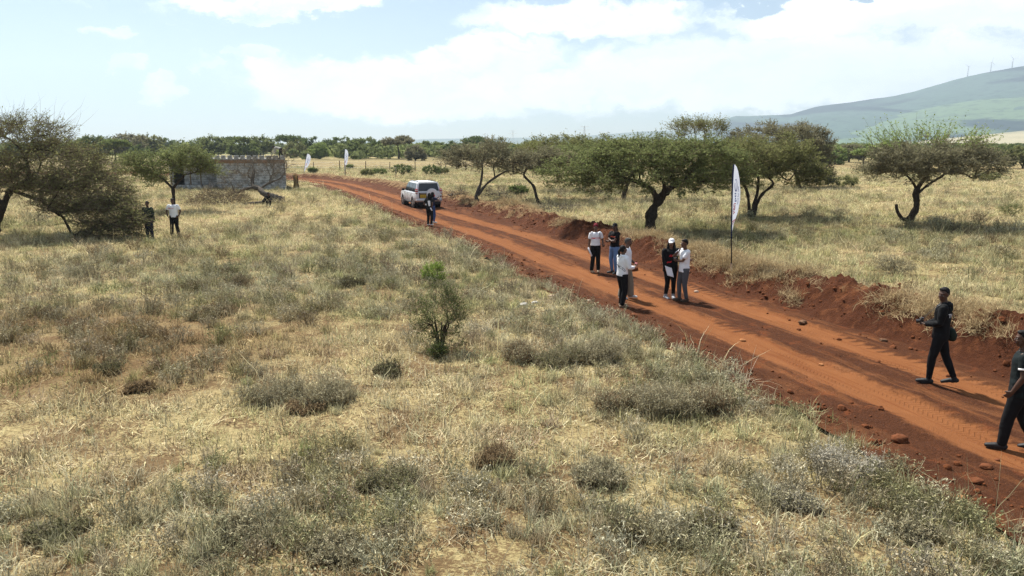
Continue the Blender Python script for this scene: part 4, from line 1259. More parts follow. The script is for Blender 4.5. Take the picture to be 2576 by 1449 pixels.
def chain(bm, pts, ra, rb=None, right=None, seg=14, cap=.7):
    """closed tapered tube through pts with elliptical rings (ra along right, rb across)"""
    pts = [Vector(p) for p in pts]
    rb = rb or ra
    n = len(pts)
    T = [(pts[min(i + 1, n - 1)] - pts[max(i - 1, 0)]).normalized() for i in range(n)]
    rings = []
    ref = Vector(right) if right is not None else (Vector((1, 0, 0)) if abs(T[0].x) < .8 else Vector((0, 1, 0)))
    sec = []
    r0 = min(ra[0], rb[0]); r1 = min(ra[-1], rb[-1])
    for k, f in ((.98, .3), (.7, .72)):
        sec.append((pts[0] - T[0] * r0 * cap * k, ra[0] * f, rb[0] * f, T[0]))
    for i in range(n): sec.append((pts[i], ra[i], rb[i], T[i]))
    for k, f in ((.7, .72), (.98, .3)):
        sec.append((pts[-1] + T[-1] * r1 * cap * k, ra[-1] * f, rb[-1] * f, T[-1]))
    for c, a, b, t in sec:
        u = (ref - t * ref.dot(t)).normalized(); v = t.cross(u)
        rings.append([bm.verts.new(c + u * (a * math.cos(q)) + v * (b * math.sin(q))) for q in [2 * math.pi * j / seg for j in range(seg)]])
    for A, B in zip(rings, rings[1:]):
        for j in range(seg):
            bm.faces.new((A[j], A[(j + 1) % seg], B[(j + 1) % seg], B[j]))
    bm.faces.new(rings[0][::-1]); bm.faces.new(rings[-1])
def smooth_solid(name, build, voxel, mat, parent=None, it=3, fold=0.0, seed=0, fac=.5):
    """one continuous skin over overlapping closed shapes"""
    bm = bmesh.new(); build(bm)
    bmesh.ops.recalc_face_normals(bm, faces=bm.faces)
    me = bpy.data.meshes.new(name); bm.to_mesh(me); bm.free()
    o = bpy.data.objects.new(name, me); COL.objects.link(o)
    md = o.modifiers.new('r', 'REMESH'); md.mode = 'VOXEL'; md.voxel_size = voxel
    sm = o.modifiers.new('s', 'SMOOTH'); sm.iterations = it; sm.factor = fac
    dg = bpy.context.evaluated_depsgraph_get()
    m2 = bpy.data.meshes.new_from_object(o.evaluated_get(dg))
    bpy.data.objects.remove(o); bpy.data.meshes.remove(me)
    m2.name = name
    if fold:
        n = len(m2.vertices); co = np.empty(n * 3, np.float32); m2.vertices.foreach_get('co', co); co = co.reshape(-1, 3)
        no = np.empty(n * 3, np.float32); m2.vertices.foreach_get('normal', no); no = no.reshape(-1, 3)
        k = fbm(co[:, 0] * 9 + co[:, 2] * 11 + seed, co[:, 1] * 9 - co[:, 2] * 7, 200 + seed, 3) - .5
        k2 = fbm(co[:, 0] * 16 + seed, co[:, 2] * 5 + co[:, 1] * 6, 210 + seed, 2) - .5
        co = co + no * ((k * 2 + k2) * fold)[:, None]
        m2.vertices.foreach_set('co', co.astype(np.float32).ravel())
    m2.shade_smooth()
    m2.materials.clear()
    return link(name, m2, parent, mat)
def ik(a, c, l1, l2, pole):
    a = Vector(a); c = Vector(c); d = c - a; L = d.length
    L2 = min(L, (l1 + l2) * .999)
    if L > L2: c = a + d * (L2 / L); d = c - a
    x = (l1 * l1 - l2 * l2 + L2 * L2) / (2 * L2)
    h = math.sqrt(max(0, l1 * l1 - x * x))
    u = d.normalized(); p = Vector(pole); p = (p - u * p.dot(u)).normalized()
    return a + u * x + p * h, c
def text_verts(s, size, bold=.0):
    cu = bpy.data.curves.new('letters', 'FONT'); cu.body = s; cu.size = size; cu.align_x = 'CENTER'; cu.align_y = 'CENTER'; cu.resolution_u = 2; cu.offset = bold
    o = bpy.data.objects.new('letters', cu); COL.objects.link(o)
    dg = bpy.context.evaluated_depsgraph_get()
    me = bpy.data.meshes.new_from_object(o.evaluated_get(dg))
    bpy.data.objects.remove(o)
    V = [v.co.copy() for v in me.vertices]; Fc = [tuple(p.vertices) for p in me.polygons]
    bpy.data.meshes.remove(me)
    return V, Fc
def printed(name, s, size, garment, cx, cz, mat, back=False, off=.004, roll=0.0, bold=.0, dir_=None):
    """lettering laid on the front or back of a garment mesh"""
    V, Fc = text_verts(s, size, bold)
    me = garment.data
    bv = BVHTree.FromPolygons([v.co for v in me.vertices], [p.vertices for p in me.polygons])
    out = []
    d = dir_ or (Vector((0, 1, 0)) if back else Vector((0, -1, 0)))
    rt = Vector((0, 0, 1)).cross(-d).normalized()      # reading direction seen from outside
    c, s_ = math.cos(roll), math.sin(roll)
    for v in V:
        x = v.x * c - v.y * s_; y = v.x * s_ + v.y * c
        p = Vector((0, 0, cz + y)) + rt * (x + cx)
        h = bv.ray_cast(p - d * 1.5, d)
        out.append((h[0] - d * off) if h[0] else p)
    m2 = bpy.data.meshes.new(name); m2.from_pydata(out, [], Fc); m2.update()
    return link(name, m2, garment, mat)

SKIN = {k: simple("skin_" + k, c, .55, .35, .06, 20) for k, c in (('deep', (.085, .043, .028)), ('dark', (.125, .064, .040)), ('brown', (.19, .10, .062)))}
CL = {k: cloth("cloth_" + k, c) for k, c in dict(white=(.80, .81, .84), black=(.009, .009, .010), ink=(.009, .0095, .0105), navy=(.018, .025, .065), jean=(.12, .20, .36), blue=(.045, .085, .22), grey_jean=(.085, .09, .10),
     khaki=(.23, .205, .16), charcoal=(.03, .03, .034), maroon=(.13, .012, .020), red=(.55, .03, .025), green=(.022, .034, .026), dim_white=(.36, .35, .32), teal=(.010, .015, .016)).items()}
HAIR = simple("hair_black", (.010, .009, .009), .75, .2, .1, 60)
HAIR_G = simple("hair_greying", (.075, .07, .066), .8, .2, .3, 80)
SHOE = {k: simple("shoe_" + k, c, .6, .3, .08, 15) for k, c in (('black', (.015, .015, .016)), ('white', (.62, .62, .60)), ('brown', (.075, .045, .028)), ('grey', (.30, .31, .33)), ('tan', (.26, .18, .11)), ('pale', (.52, .56, .56)))}
PRINT = {k: simple("print_" + k, c, .7, .2, .02) for k, c in (('red', (.62, .03, .04)), ('white', (.8, .8, .8)), ('green', (.18, .42, .20)), ('dark', (.05, .05, .07)), ('blue', (.03, .07, .35)), ('orange', (.6, .10, .05)))}
EYE = simple("eye_white", (.30, .28, .26), .3, .5, .02); PUPIL = simple("eye_iris", (.012, .008, .006), .2, .5, .02); LIP = simple("lips", (.10, .035, .032), .5, .3, .05)
PAPER = simple("paper", (.80, .81, .84), .8, .2, .03, 4)
GADGET = simple("black_plastic", (.014, .014, .016), .35, .5, .05); METAL = simple("pale_metal", (.5, .5, .5), .35, .5, .05, metal=.8)

def person(label, loc, rz, H=1.72, skin='dark', feet=((-.10, 0, 8), (.10, 0, -8)), hands=None, poles=None, head=(0, 0), pitch=0, lean=0, top=None, bottom=None, shoes='black', hair='short', vox=.0095, grip=.6,
           hipdrop=0.0, build=1.0, group=None, yaw_t=0, roll_heel=(0, 0), face=True, hipw=.5):
    """local frame: +Y is where the body faces, +X its right"""
    k = H / 1.72
    V_ = Vector
    fx = [V_((f[0], f[1], .075 + (f[3] if len(f) > 3 else 0))) for f in feet]           # ankles: left, right
    hipc = V_(((fx[0].x + fx[1].x) / 2, fx[0].y * hipw + fx[1].y * (1 - hipw), 0))
    if hipdrop and isinstance(hipdrop, tuple):
        hipc = V_(hipdrop)
    else:
        hz_ = min(math.sqrt(max(.1, .838 ** 2 - ((f.x - hipc.x - sx * .09) ** 2 + (f.y - hipc.y) ** 2))) + f.z for f, sx in zip(fx, (-1, 1)))
        hipc.z = min(.905, hz_) - (hipdrop or 0)
    Rt = Euler((-pitch, lean, yaw_t)).to_matrix()
    def T(x, y, z):      # trunk coordinates, hip at z = .905
        return hipc + Rt @ V_((x, y, z - .905))
    sh = [T(-.178 * build, 0, 1.415), T(.178 * build, 0, 1.415)]
    hips = [hipc + V_((-.088, 0, 0)), hipc + V_((.088, 0, 0))]
    knees = []
    for i in (0, 1):
        ang = R(feet[i][2]); kp = V_((-math.sin(ang), math.cos(ang), 0)) if len(feet[i]) < 5 else V_(feet[i][4])
        kn, an = ik(hips[i], fx[i], .43, .41, kp); knees.append(kn)
    hands = hands or ((-.24, .06, .80), (.24, .06, .80))
    poles = poles or ((-.6, -1, -.2), (.6, -1, -.2))
    elb = []; wri = []
    for i in (0, 1):
        e, w_ = ik(sh[i], V_(hands[i][:3]), .285, .255, poles[i]); elb.append(e); wri.append(w_)
    RT = Rt @ V_((1, 0, 0))
    neck0 = T(0, -.005, 1.45); neckt = T(0, .012, 1.54)
    hyaw, hpit = R(head[0]), R(head[1])
    Rh = Euler((-pitch * .6, 0, yaw_t)).to_matrix() @ Euler((-hpit, 0, hyaw)).to_matrix()
    hc = neckt + Rh @ V_((0, .018, .085))
    def HP(x, y, z): return hc + Rh @ V_((x, y, z))
    b_ = build
    def torso(bm, e=0.0, z0=.80, wid=1.0):
        zs = [(.80, .150, .105), (.88, .168, .118), (.97, .150, .108), (1.07, .135, .100), (1.19, .150, .110), (1.31, .172, .114), (1.385, .165, .100), (1.43, .105, .078), (1.455, .062, .060)]
        zs = [q for q in zs if q[0] >= z0 - .001]
        chain(bm, [T(0, .0, z) for z, _, _ in zs], [q[1] * b_ * wid + e for q in zs], [q[2] * (b_ * .5 + .5) + e for q in zs], RT, 20, .3)
        for s in (0, 1): ball(bm, sh[s].lerp(T(0, 0, 1.41), .10), .062 + e)
    def legs(bm, e=0.0, to=1.0, flare=0.0, top_e=None):
        for i in (0, 1):
            P = [hips[i] + V_((0, 0, .03)), hips[i].lerp(knees[i], .35), knees[i], knees[i].lerp(fx[i], .3), fx[i] if to >= 1 else knees[i].lerp(fx[i], to)]
            r = [.098, .086, .060, .058, .040]
            te = e if top_e is None else top_e
            rr = [r[0] * (b_ * .6 + .4) + te, r[1] * (b_ * .6 + .4) + te + flare * .2, r[2] + e + flare * .55, r[3] + e + flare * .75, r[4] + e + flare]
            chain(bm, P, rr, None, (1, 0, 0), 14, .5)
    def arm(bm, i, e=0.0, to=2.0):
        S0, E0, W0 = sh[i], elb[i], wri[i]
        P = [S0.lerp(T(0, 0, 1.40), .06), S0.lerp(E0, .5), E0, E0.lerp(W0, .35), W0]; r = [.054, .049, .040, .039, .027]
        if to < 1: P = [P[0], S0.lerp(E0, to * .6), S0.lerp(E0, to)]; r = [.054, .052, .052]
        elif to < 2: P[-1] = E0.lerp(W0, to - 1)
        chain(bm, P, [q + e for q in r], None, None, 12, .6)
    def hand(bm, i):
        d = (wri[i] - elb[i]).normalized()
        if len(hands[i]) > 3: d = V_(hands[i][3]).normalized()
        inward = V_((1 if i == 0 else -1, .25, 0)) if len(hands[i]) < 5 else V_(hands[i][4])
        n = (inward - d * inward.dot(d)).normalized(); lat = d.cross(n)
        if lat.dot(V_((0, 1, 0))) < 0 and abs(d.z) > .5: lat = -lat
        w0 = wri[i]
        chain(bm, [w0 - d * .01, w0 + d * .035, w0 + d * .085], [.024, .040, .040], [.018, .017, .014], lat, 12, .5)
        for j, (o, l) in enumerate(((.030, .066), (.010, .076), (-.010, .070), (-.029, .054))):
            b0 = w0 + d * .085 + lat * o
            c1 = (d * math.cos(grip * .6) + n * math.sin(grip * .6)); c2 = (d * math.cos(grip * 1.7) + n * math.sin(grip * 1.7))
            b1 = b0 + c1 * l * .55; b2 = b1 + c2 * l * .5
            chain(bm, [b0 - d * .012, b1, b2], [.0098, .0092, .0078], None, None, 8, .8)
        t0 = w0 + d * .022 + lat * .030; t1 = t0 + (d * .7 + lat * .6 + n * .35).normalized() * .038; t2 = t1 + (d * .85 + n * .5).normalized() * .030
        chain(bm, [t0, t1, t2], [.013, .011, .009], None, None, 8, .8)
    def headm(bm):
        chain(bm, [neck0 - Rt @ V_((0, 0, .05)), neck0, neckt, HP(0, -.02, -.04)], [.066, .056, .052, .05], None, None, 14, .3)
        ball(bm, HP(0, -.012, .030), (.074, .092, .092), Rh); ball(bm, HP(0, .022, -.035), (.058, .066, .078), Rh)
        ball(bm, HP(0, .055, -.088), (.030, .026, .020), Rh)                          # chin
        chain(bm, [HP(0, .082, .018), HP(0, .100, -.020)], [.009, .014], None, None, 8, .8)   # nose
        ball(bm, HP(0, .098, -.024), (.019, .012, .010), Rh)
        for s in (-1, 1):
            ball(bm, HP(s * .076, -.008, -.008), (.010, .020, .031), Rh)                # ears
            ball(bm, HP(s * .034, .070, -.022), (.022, .016, .018), Rh)                # cheekbones
        ball(bm, HP(0, .072, .030), (.050, .018, .012), Rh)                           # brow
    def footm(bm, e=0.0):
        for i in (0, 1):
            a = R(feet[i][2]); f = V_((-math.sin(a), math.cos(a), 0)); c = fx[i]
            tip = roll_heel[i]
            heel = c + V_((0, 0, -.035)) - f * .045; toe = c + f * .17 + V_((0, 0, -.047 - tip)); mid = c + f * .07 + V_((0, 0, -.028 - tip * .4))
            chain(bm, [heel, mid, toe], [.034 + e, .040 + e, .032 + e], [.036 + e, .032 + e, .022 + e], (f.y, -f.x, 0), 12, .8)
            chain(bm, [c + V_((0, 0, .03)), c + V_((0, 0, -.03))], [.038 + e * .6, .038 + e], None, None, 10, .3)
    def bodym(bm):
        torso(bm); legs(bm); headm(bm); footm(bm)
        for i in (0, 1): arm(bm, i); hand(bm, i)
    body = smooth_solid("person", bodym, vox, SKIN[skin], it=2)
    body.location = loc; body.rotation_euler = (0, 0, rz); body.scale = (k, k, k)
    tag(body, label, "person", group)
    vc = vox * 1.25
    if face:
        for s in (-1, 1):
            bm = bmesh.new(); ball(bm, HP(s * .031, .079, .008), (.012, .0065, .0050), Rh, 10); e_ = bm_obj("eye", bm, EYE, body, True)
            bm = bmesh.new(); ball(bm, HP(s * .031, .0845, .008), (.006, .004, .006), Rh, 8); bm_obj("iris", bm, PUPIL, e_, True)
        bm = bmesh.new(); ball(bm, HP(0, .087, -.052), (.024, .007, .0085), Rh, 10); bm_obj("lips", bm, LIP, body, True)
    out = dict(body=body, T=T, HP=HP, wri=wri, elb=elb, fx=fx, Rh=Rh, Rt=Rt, knees=knees, hips=hips, sh=sh, hipc=hipc)
    if bottom:
        kind, m_ = bottom[0], CL[bottom[1]]
        fl = {'slim': 0.0, 'straight': .012, 'wide': .045}[kind]; e = {'slim': .009, 'straight': .013, 'wide': .020}[kind]
        def bt(bm):
            legs(bm, e, {'slim': .94, 'straight': .98, 'wide': .97}[kind], fl)
            zs = [(.80, .150, .105), (.88, .168, .118), (.97, .153, .110), (1.02, .145, .106)]
            chain(bm, [hipc + V_((0, 0, z - .905)) if not pitch else T(0, 0, z) for z, _, _ in zs], [q[1] * b_ + .014 for q in zs], [q[2] * (b_ * .5 + .5) + .014 for q in zs], RT if pitch else (1, 0, 0), 20, .2)
        out['trousers'] = smooth_solid("trousers", bt, vc, m_, body, 3, .006 if kind != 'slim' else .004, 3)
    if top:
        kind, m_ = top[0], CL[top[1]]
        long_ = kind in ('hoodie', 'sweater', 'jacket')
        def tp(bm):
            e = .020 if long_ else .013
            hem = top[2] if len(top) > 2 else .86
            zs = [(hem, .172, .122), (.97, .165, .118), (1.07, .155, .112), (1.19, .160, .114), (1.31, .172, .116), (1.385, .163, .102), (1.43, .108, .080), (1.45, .068, .066)]
            zs = [q for q in zs if q[0] >= hem]
            chain(bm, [T(0, 0, z) for z, _, _ in zs], [q[1] * b_ + e for q in zs], [q[2] * (b_ * .5 + .5) + e for q in zs], RT, 22, .12)
            for i in (0, 1):
                ball(bm, sh[i].lerp(T(0, 0, 1.41), .14), .054 + e)
                arm(bm, i, e + (.002 if long_ else .004), 1.93 if long_ else .62)
            if kind == 'hoodie':
                chain(bm, [T(-.085, .03, 1.455), T(-.06, -.085, 1.45), T(0, -.115, 1.44), T(.06, -.085, 1.45), T(.085, .03, 1.455)], [.036, .048, .056, .048, .036], None, None, 12, .7)
                chain(bm, [T(0, -.10, 1.46), T(0, -.12, 1.36)], [.07, .05], [.035, .03], RT, 12, .7)
            if kind == 'jacket':
                chain(bm, [T(-.07, .05, 1.47), T(-.055, -.06, 1.48), T(.055, -.06, 1.48), T(.07, .05, 1.47)], [.03, .035, .035, .03], None, None, 10, .7)
        nm = {'tee': 't_shirt', 'hoodie': 'hoodie', 'sweater': 'sweatshirt', 'jacket': 'jacket'}[kind]
        out['top'] = smooth_solid(nm, tp, vc, m_, body, 3, .007, int(H * 1000) % 17)
    for i in (0, 1):
        sv = [0]
        def one(bm, i=i):
            a = R(feet[i][2]); f = V_((-math.sin(a), math.cos(a), 0)); c = fx[i]; tip = roll_heel[i]
            heel = c + V_((0, 0, -.035)) - f * .05; mid = c + f * .07 + V_((0, 0, -.030 - tip * .4)); toe = c + f * .185 + V_((0, 0, -.045 - tip))
            chain(bm, [heel, mid, toe], [.041, .048, .040], [.042, .040, .028], (f.y, -f.x, 0), 12, .8)
            chain(bm, [c + V_((0, 0, .025)), c + V_((0, 0, -.03))], [.045, .045], None, None, 10, .3)
            chain(bm, [heel + V_((0, 0, -.030)), mid + V_((0, 0, -.036 + tip * .1)), toe + V_((0, 0, -.020))], [.040, .047, .041], [.010, .010, .010], (f.y, -f.x, 0), 12, .8)
        smooth_solid("shoe", one, vox, SHOE[shoes], body, 2)
    hm = HAIR_G if hair == 'grey' else HAIR
    if hair in ('short', 'grey', 'fade'):
        def hr(bm):
            ball(bm, HP(0, -.026, .052), (.080, .088, .084), Rh); ball(bm, HP(0, -.045, .020), (.076, .074, .075), Rh)
            ball(bm, HP(0, .030, .098), (.060, .045, .028), Rh)
        smooth_solid("hair", hr, vox, hm, body, 2, .003)
    elif hair in ('ponytail', 'braids'):
        def hr(bm):
            ball(bm, HP(0, -.026, .050), (.081, .090, .084), Rh); ball(bm, HP(0, -.045, .010), (.077, .076, .080), Rh)
            P = [HP(0, -.115, .03), HP(.0, -.155, -.02), HP(0, -.145, -.15), HP(0, -.125, -.30), HP(0, -.115, -.42)] if hair == 'ponytail' else [HP(0, -.10, 0), HP(.02, -.125, -.12), HP(.03, -.12, -.26), HP(.03, -.10, -.38)]
            r = [.028, .034, .042, .036, .018] if hair == 'ponytail' else [.05, .06, .055, .03]
            chain(bm, P, r, None, None, 12, .8)
        smooth_solid("hair", hr, vox, hm, body, 2, .004)
    elif hair == 'long':
        def hr(bm):
            ball(bm, HP(0, -.026, .050), (.082, .090, .084), Rh); ball(bm, HP(0, -.040, .010), (.082, .076, .080), Rh)
            for s in (-1, 1): chain(bm, [HP(s * .070, -.015, .01), HP(s * .085, -.01, -.08), HP(s * .095, .01, -.17), HP(s * .09, .02, -.23)], [.036, .042, .044, .028], None, None, 12, .8)
            chain(bm, [HP(0, -.07, 0), HP(0, -.085, -.10), HP(0, -.08, -.2)], [.075, .085, .08], [.04, .045, .04], Rh @ V_((1, 0, 0)), 14, .6)
        smooth_solid("hair", hr, vox, hm, body, 2, .005)
    return out
def part_solid(name, pr_, build, mat, vox=.009, fold=0.0, parent=None):
    return smooth_solid(name, build, vox, mat, parent or pr_['body'], 2, fold)
def cap_on(p, mat, brim=True, vox=.009):
    HP, Rh = p['HP'], p['Rh']
    def c(bm):
        ball(bm, HP(0, -.022, .066), (.088, .102, .082), Rh)
        if brim: chain(bm, [HP(0, .05, .050), HP(0, .10, .048), HP(0, .155, .036)], [.072, .070, .048], [.010, .009, .008], Rh @ Vector((1, 0, 0)), 14, .6)
    return part_solid("cap", p, c, mat, vox)
def held(name, label, cat, p, build, mat, smooth=True):
    """a thing in somebody's hand: top-level, placed in the holder's frame"""
    bm = bmesh.new(); build(bm)
    b = p['body']
    m_ = Matrix.Translation(b.location) @ Euler(b.rotation_euler).to_matrix().to_4x4() @ Matrix.Diagonal((*b.scale, 1))
    bmesh.ops.transform(bm, matrix=m_, verts=bm.verts)
    c = sum((v.co for v in bm.verts), Vector()) / len(bm.verts)
    bmesh.ops.translate(bm, vec=-c, verts=bm.verts)
    o = bm_obj(name, bm, mat, None, smooth); o.location = c
    return tag(o, label, cat)
def sheet(bm, pts, th=.004, nx=8):
    """a slightly curled sheet through four corners a, b, c, d"""
    a, b, c, d = [Vector(q) for q in pts]
    n = (b - a).cross(d - a).normalized()
    grid = []
    for side in (0, 1):
        g = []
        for i in range(nx + 1):
            u = i / nx
            row = []
            for j in range(nx + 1):
                v = j / nx
                row.append(bm.verts.new(a.lerp(b, u).lerp(d.lerp(c, u), v) + n * (.02 * math.sin(u * 3.1) * (1 - v) + .012 * math.sin(v * 4 + u) + (th if side else 0))))
            g.append(row)
        grid.append(g)
    for s, g in enumerate(grid):
        for i in range(nx):
            for j in range(nx):
                q = (g[i][j], g[i + 1][j], g[i + 1][j + 1], g[i][j + 1])
                bm.faces.new(q if s else q[::-1])
    A, B = grid
    for i in range(nx):
        bm.faces.new((A[i][0], A[i + 1][0], B[i + 1][0], B[i][0])); bm.faces.new((A[i + 1][nx], A[i][nx], B[i][nx], B[i + 1][nx]))
        bm.faces.new((A[0][i + 1], A[0][i], B[0][i], B[0][i + 1])); bm.faces.new((A[nx][i], A[nx][i + 1], B[nx][i + 1], B[nx][i]))
def facing(fx_, fy_): return math.atan2(-fx_, fy_)

# ---- the photographer walking along the road
p = person("man in a black hooded jacket and black trousers walking along the road with a camera", foot(2343, 962), facing(-.86, .51), 1.76, 'deep',
           feet=((-.07, .05, 6), (.09, -.34, -4, .04)), roll_heel=(0, .05), hands=((-.07, .19, 1.07, (.6, .7, .3), (0, .2, 1)), (.12, .17, 1.05, (-.5, .8, .3), (0, .2, 1))), head=(58, 4), pitch=.0, hipw=.72,
           top=('hoodie', 'ink', .84), bottom=('slim', 'ink'), shoes='black', hair='fade', grip=1.0, vox=.0085)
printed("back_print", "TV FILM", .092, p['top'], .02, 1.27, PRINT['white'], back=True, bold=.002, roll=.03)
held("camera", "black camera in the hands of the walking photographer", "camera", p, lambda bm: (box(bm, (.02, .255, 1.10), (.13, .055, .085)), box(bm, (.02, .255, 1.155), (.055, .045, .03)), cyl(bm, (.02, .27, 1.10), (.02, .345, 1.09), .034), box(bm, (.075, .265, 1.10), (.028, .08, .08))), GADGET, False)
def strap(bm):
    for s in (-1, 1): chain(bm, [p['T'](s * .10, .05, 1.46), p['T'](s * .085, .14, 1.36), Vector((.02 + s * .065, .25, 1.14))], [.011, .011, .010], [.004, .004, .004], (1, 0, 0), 8, .5)
held("camera_strap", "dark neck strap the photographer's camera hangs from", "strap", p, strap, GADGET)
def bag(bm):
    chain(bm, [Vector((.17, -.20, .97)), Vector((.19, -.22, .88)), Vector((.19, -.22, .80))], [.11, .14, .12], [.06, .075, .065], (.8, .5, 0), 14, .6)
    chain(bm, [p['T'](-.12, -.10, 1.42), p['T'](.05, -.175, 1.2), Vector((.15, -.20, 1.0))], [.018, .018, .016], [.006, .006, .006], None, 8, .5)
held("shoulder_bag", "dark green shoulder bag hanging at the photographer's hip", "bag", p, bag, CL['green'])

# ---- the man cut by the right edge
p = person("man in black walking at the right edge of the picture, seen from behind", foot(2530, 1127), facing(-.84, .54), 1.76, 'deep', feet=((-.07, .06, 5), (.10, -.34, -5, .04)), roll_heel=(0, .04),
           hands=((-.21, .02, .90, (.2, .5, -.7)), (.30, -.10, .86)), head=(12, 2), pitch=.02, hipw=.66, build=1.14, top=('tee', 'teal', .82), bottom=('straight', 'ink'), shoes='black', hair='fade', vox=.0085)
printed("back_print", "TV FILM", .085, p['top'], .0, 1.28, PRINT['white'], back=True, bold=.002)
def cuff(bm):
    a = p['sh'][0].lerp(p['elb'][0], .54); b = p['sh'][0].lerp(p['elb'][0], .64)
    chain(bm, [a, b], [.071, .071], None, None, 14, .05)
part_solid("sleeve_band", p, cuff, PRINT['white'], .008)

# ---- the group standing on the road
p = person("woman with maroon headwrap, white printed T-shirt and black trousers on the road", foot(1496, 684), facing(.16, -1), 1.62, 'dark', feet=((-.13, 0, -14), (.13, .03, 10)), hands=((-.24, .14, .96, (-.35, .7, .3)), (.27, .05, .78)), head=(-22, 10),
           top=('tee', 'white', .98), bottom=('straight', 'black'), shoes='tan', hair='none')
printed("chest_print", "AMCCO", .085, p['top'], -.02, 1.245, PRINT['red'], bold=.002)
def wrap(bm):
    ball(bm, p['HP'](0, -.03, .055), (.086, .098, .086), p['Rh']); ball(bm, p['HP'](.01, -.10, .085), (.068, .062, .066), p['Rh'])
part_solid("headwrap", p, wrap, CL['maroon'], .009, .005)
held("rolled_paper", "white rolled paper held low by the woman with the maroon headwrap", "paper", p, lambda bm: chain(bm, [p['wri'][1] + Vector((.03, .06, .03)), p['wri'][1] + Vector((-.09, .10, -.28))], [.026, .030], None, None, 12, .1), PAPER)
def strp(bm): chain(bm, [p['T'](-.12, .03, 1.455), p['T'](-.125, .13, 1.36), p['T'](-.13, .145, 1.22)], [.012] * 3, [.004] * 3, (1, 0, 0), 8, .3)
part_solid("bag_strap", p, strp, CL['black'], .006)

p = person("woman in black T-shirt and cap, arms crossed, pale blue jeans", foot(1544, 688), facing(-.78, -.62), 1.68, 'deep', feet=((-.12, .02, 10), (.12, -.04, -20)), hands=((.10, .22, 1.13, (1, .1, .1), (0, -1, 0)), (-.12, .25, 1.16, (-1, .1, 0), (0, -1, 0))), poles=((-1, .2, -.6), (1, .2, -.6)),
           head=(14, 0), top=('tee', 'black', .94), bottom=('slim', 'jean'), shoes='black', hair='braids', build=1.05)
cap_on(p, CL['black'])
printed("chest_print", "AMCCO", .06, p['top'], .02, 1.30, PRINT['orange'], bold=.003)

p = person("grey haired man in white T-shirt and wide khaki trousers on the road", foot(1573, 750), facing(.86, -.30), 1.72, 'deep', feet=((-.13, .12, 12), (.13, -.10, -8)), hands=((-.10, .24, 1.0, (.6, .6, .1)), (.26, -.05, .86, (0, .5, -.6))), head=(-8, 3),
           top=('tee', 'white', .86), bottom=('wide', 'khaki'), shoes='pale', hair='grey', build=1.1)

p = person("woman with long ponytail, white hoodie and black trousers, seen from the side", foot(1562, 772), facing(.80, .46), 1.66, 'dark', feet=((-.09, .07, 0), (.09, -.04, -16)), hands=((-.08, .30, 1.10, (.35, .8, .5), (0, .3, 1)), (.14, .30, 1.12, (-.2, .85, .5), (0, .3, 1))), head=(-6, -6),
           top=('hoodie', 'white', .90), bottom=('straight', 'black'), shoes='tan', hair='ponytail', grip=1.1)
for q, (s_, cx) in enumerate((("AMCCO", .02),)):
    printed("sleeve_print", s_, .07, p['top'], -.10, 1.14, PRINT['dark'], dir_=Vector((-1, 0, 0)), roll=-.9, bold=.002)
held("phone", "pink phone held up by the woman in the white hoodie", "phone", p, lambda bm: box(bm, (.05, .44, 1.17), (.08, .015, .15), Euler((-.4, 0, .2)).to_matrix()), simple("pink_case", (.62, .22, .22), .4, .4), False)

p = person("smiling woman in a white cap and black printed hoodie holding white papers", foot(1683, 750), facing(.12, -1), 1.68, 'brown', feet=((-.12, 0, -10), (.12, .02, 12)), hands=((-.42, .26, 1.16, (-.8, .5, .1)), (.20, .16, .84, (-.4, .5, -.6))), head=(-28, 2), build=1.22,
           top=('hoodie', 'black', .80), bottom=('slim', 'black'), shoes='grey', hair='long')
cap_on(p, CL['white'])
printed("chest_print", "AM", .085, p['top'], .065 - .10, 1.275, PRINT['red'], bold=.003)
printed("chest_print", "CCO", .085, p['top'], .085, 1.275, PRINT['green'], bold=.003)
printed("chest_print", "KENYA", .035, p['top'], .09, 1.215, PRINT['white'], bold=.001)
printed("chest_swoosh", "~", .22, p['top'], -.09, 1.10, PRINT['red'], roll=.25, bold=.006)
held("papers", "white sheets of paper in the lowered hand of the woman in the white cap", "papers", p, lambda bm: sheet(bm, [p['wri'][1] + Vector((.05, .12, .12)), p['wri'][1] + Vector((-.15, .14, .05)), p['wri'][1] + Vector((-.21, .17, -.22)), p['wri'][1] + Vector((-.02, .16, -.16))]), PAPER)
for i_ in (0, 1):
    part_solid("sock", p, lambda bm: chain(bm, [p['knees'][i_].lerp(p['fx'][i_], .80), p['fx'][i_] + Vector((0, 0, -.01))], [.052, .050], None, None, 12, .3), SHOE['grey'], .008)

p = person("man in a white T-shirt and grey jeans with his hand at his chin, facing the woman in the white cap", foot(1720, 757), facing(-.92, -.28), 1.72, 'dark', feet=((-.09, -.03, 6), (.09, .09, -2)), hands=((.13, .21, 1.14, (1, .25, .2), (0, -1, 0)), (.04, .175, 1.44, (-.25, -.1, 1), (-.4, -.6, 0))), poles=((-1, .2, -.7), (1, .1, -.9)),
           head=(4, 2), top=('tee', 'white', .84), bottom=('slim', 'grey_jean'), shoes='brown', hair='fade')
printed("sleeve_print", "AMCCO", .05, p['top'], .0, 1.14, PRINT['red'], bold=.001)
part_solid("watch", p, lambda bm: chain(bm, [p['elb'][1].lerp(p['wri'][1], .86), p['elb'][1].lerp(p['wri'][1], .95)], [.034, .033], None, None, 12, .1), PRINT['white'], .007)
bpy.data.objects[p['body'].name]['label'] = "man in white T-shirt and grey jeans, hand at chin, beside woman in white cap"

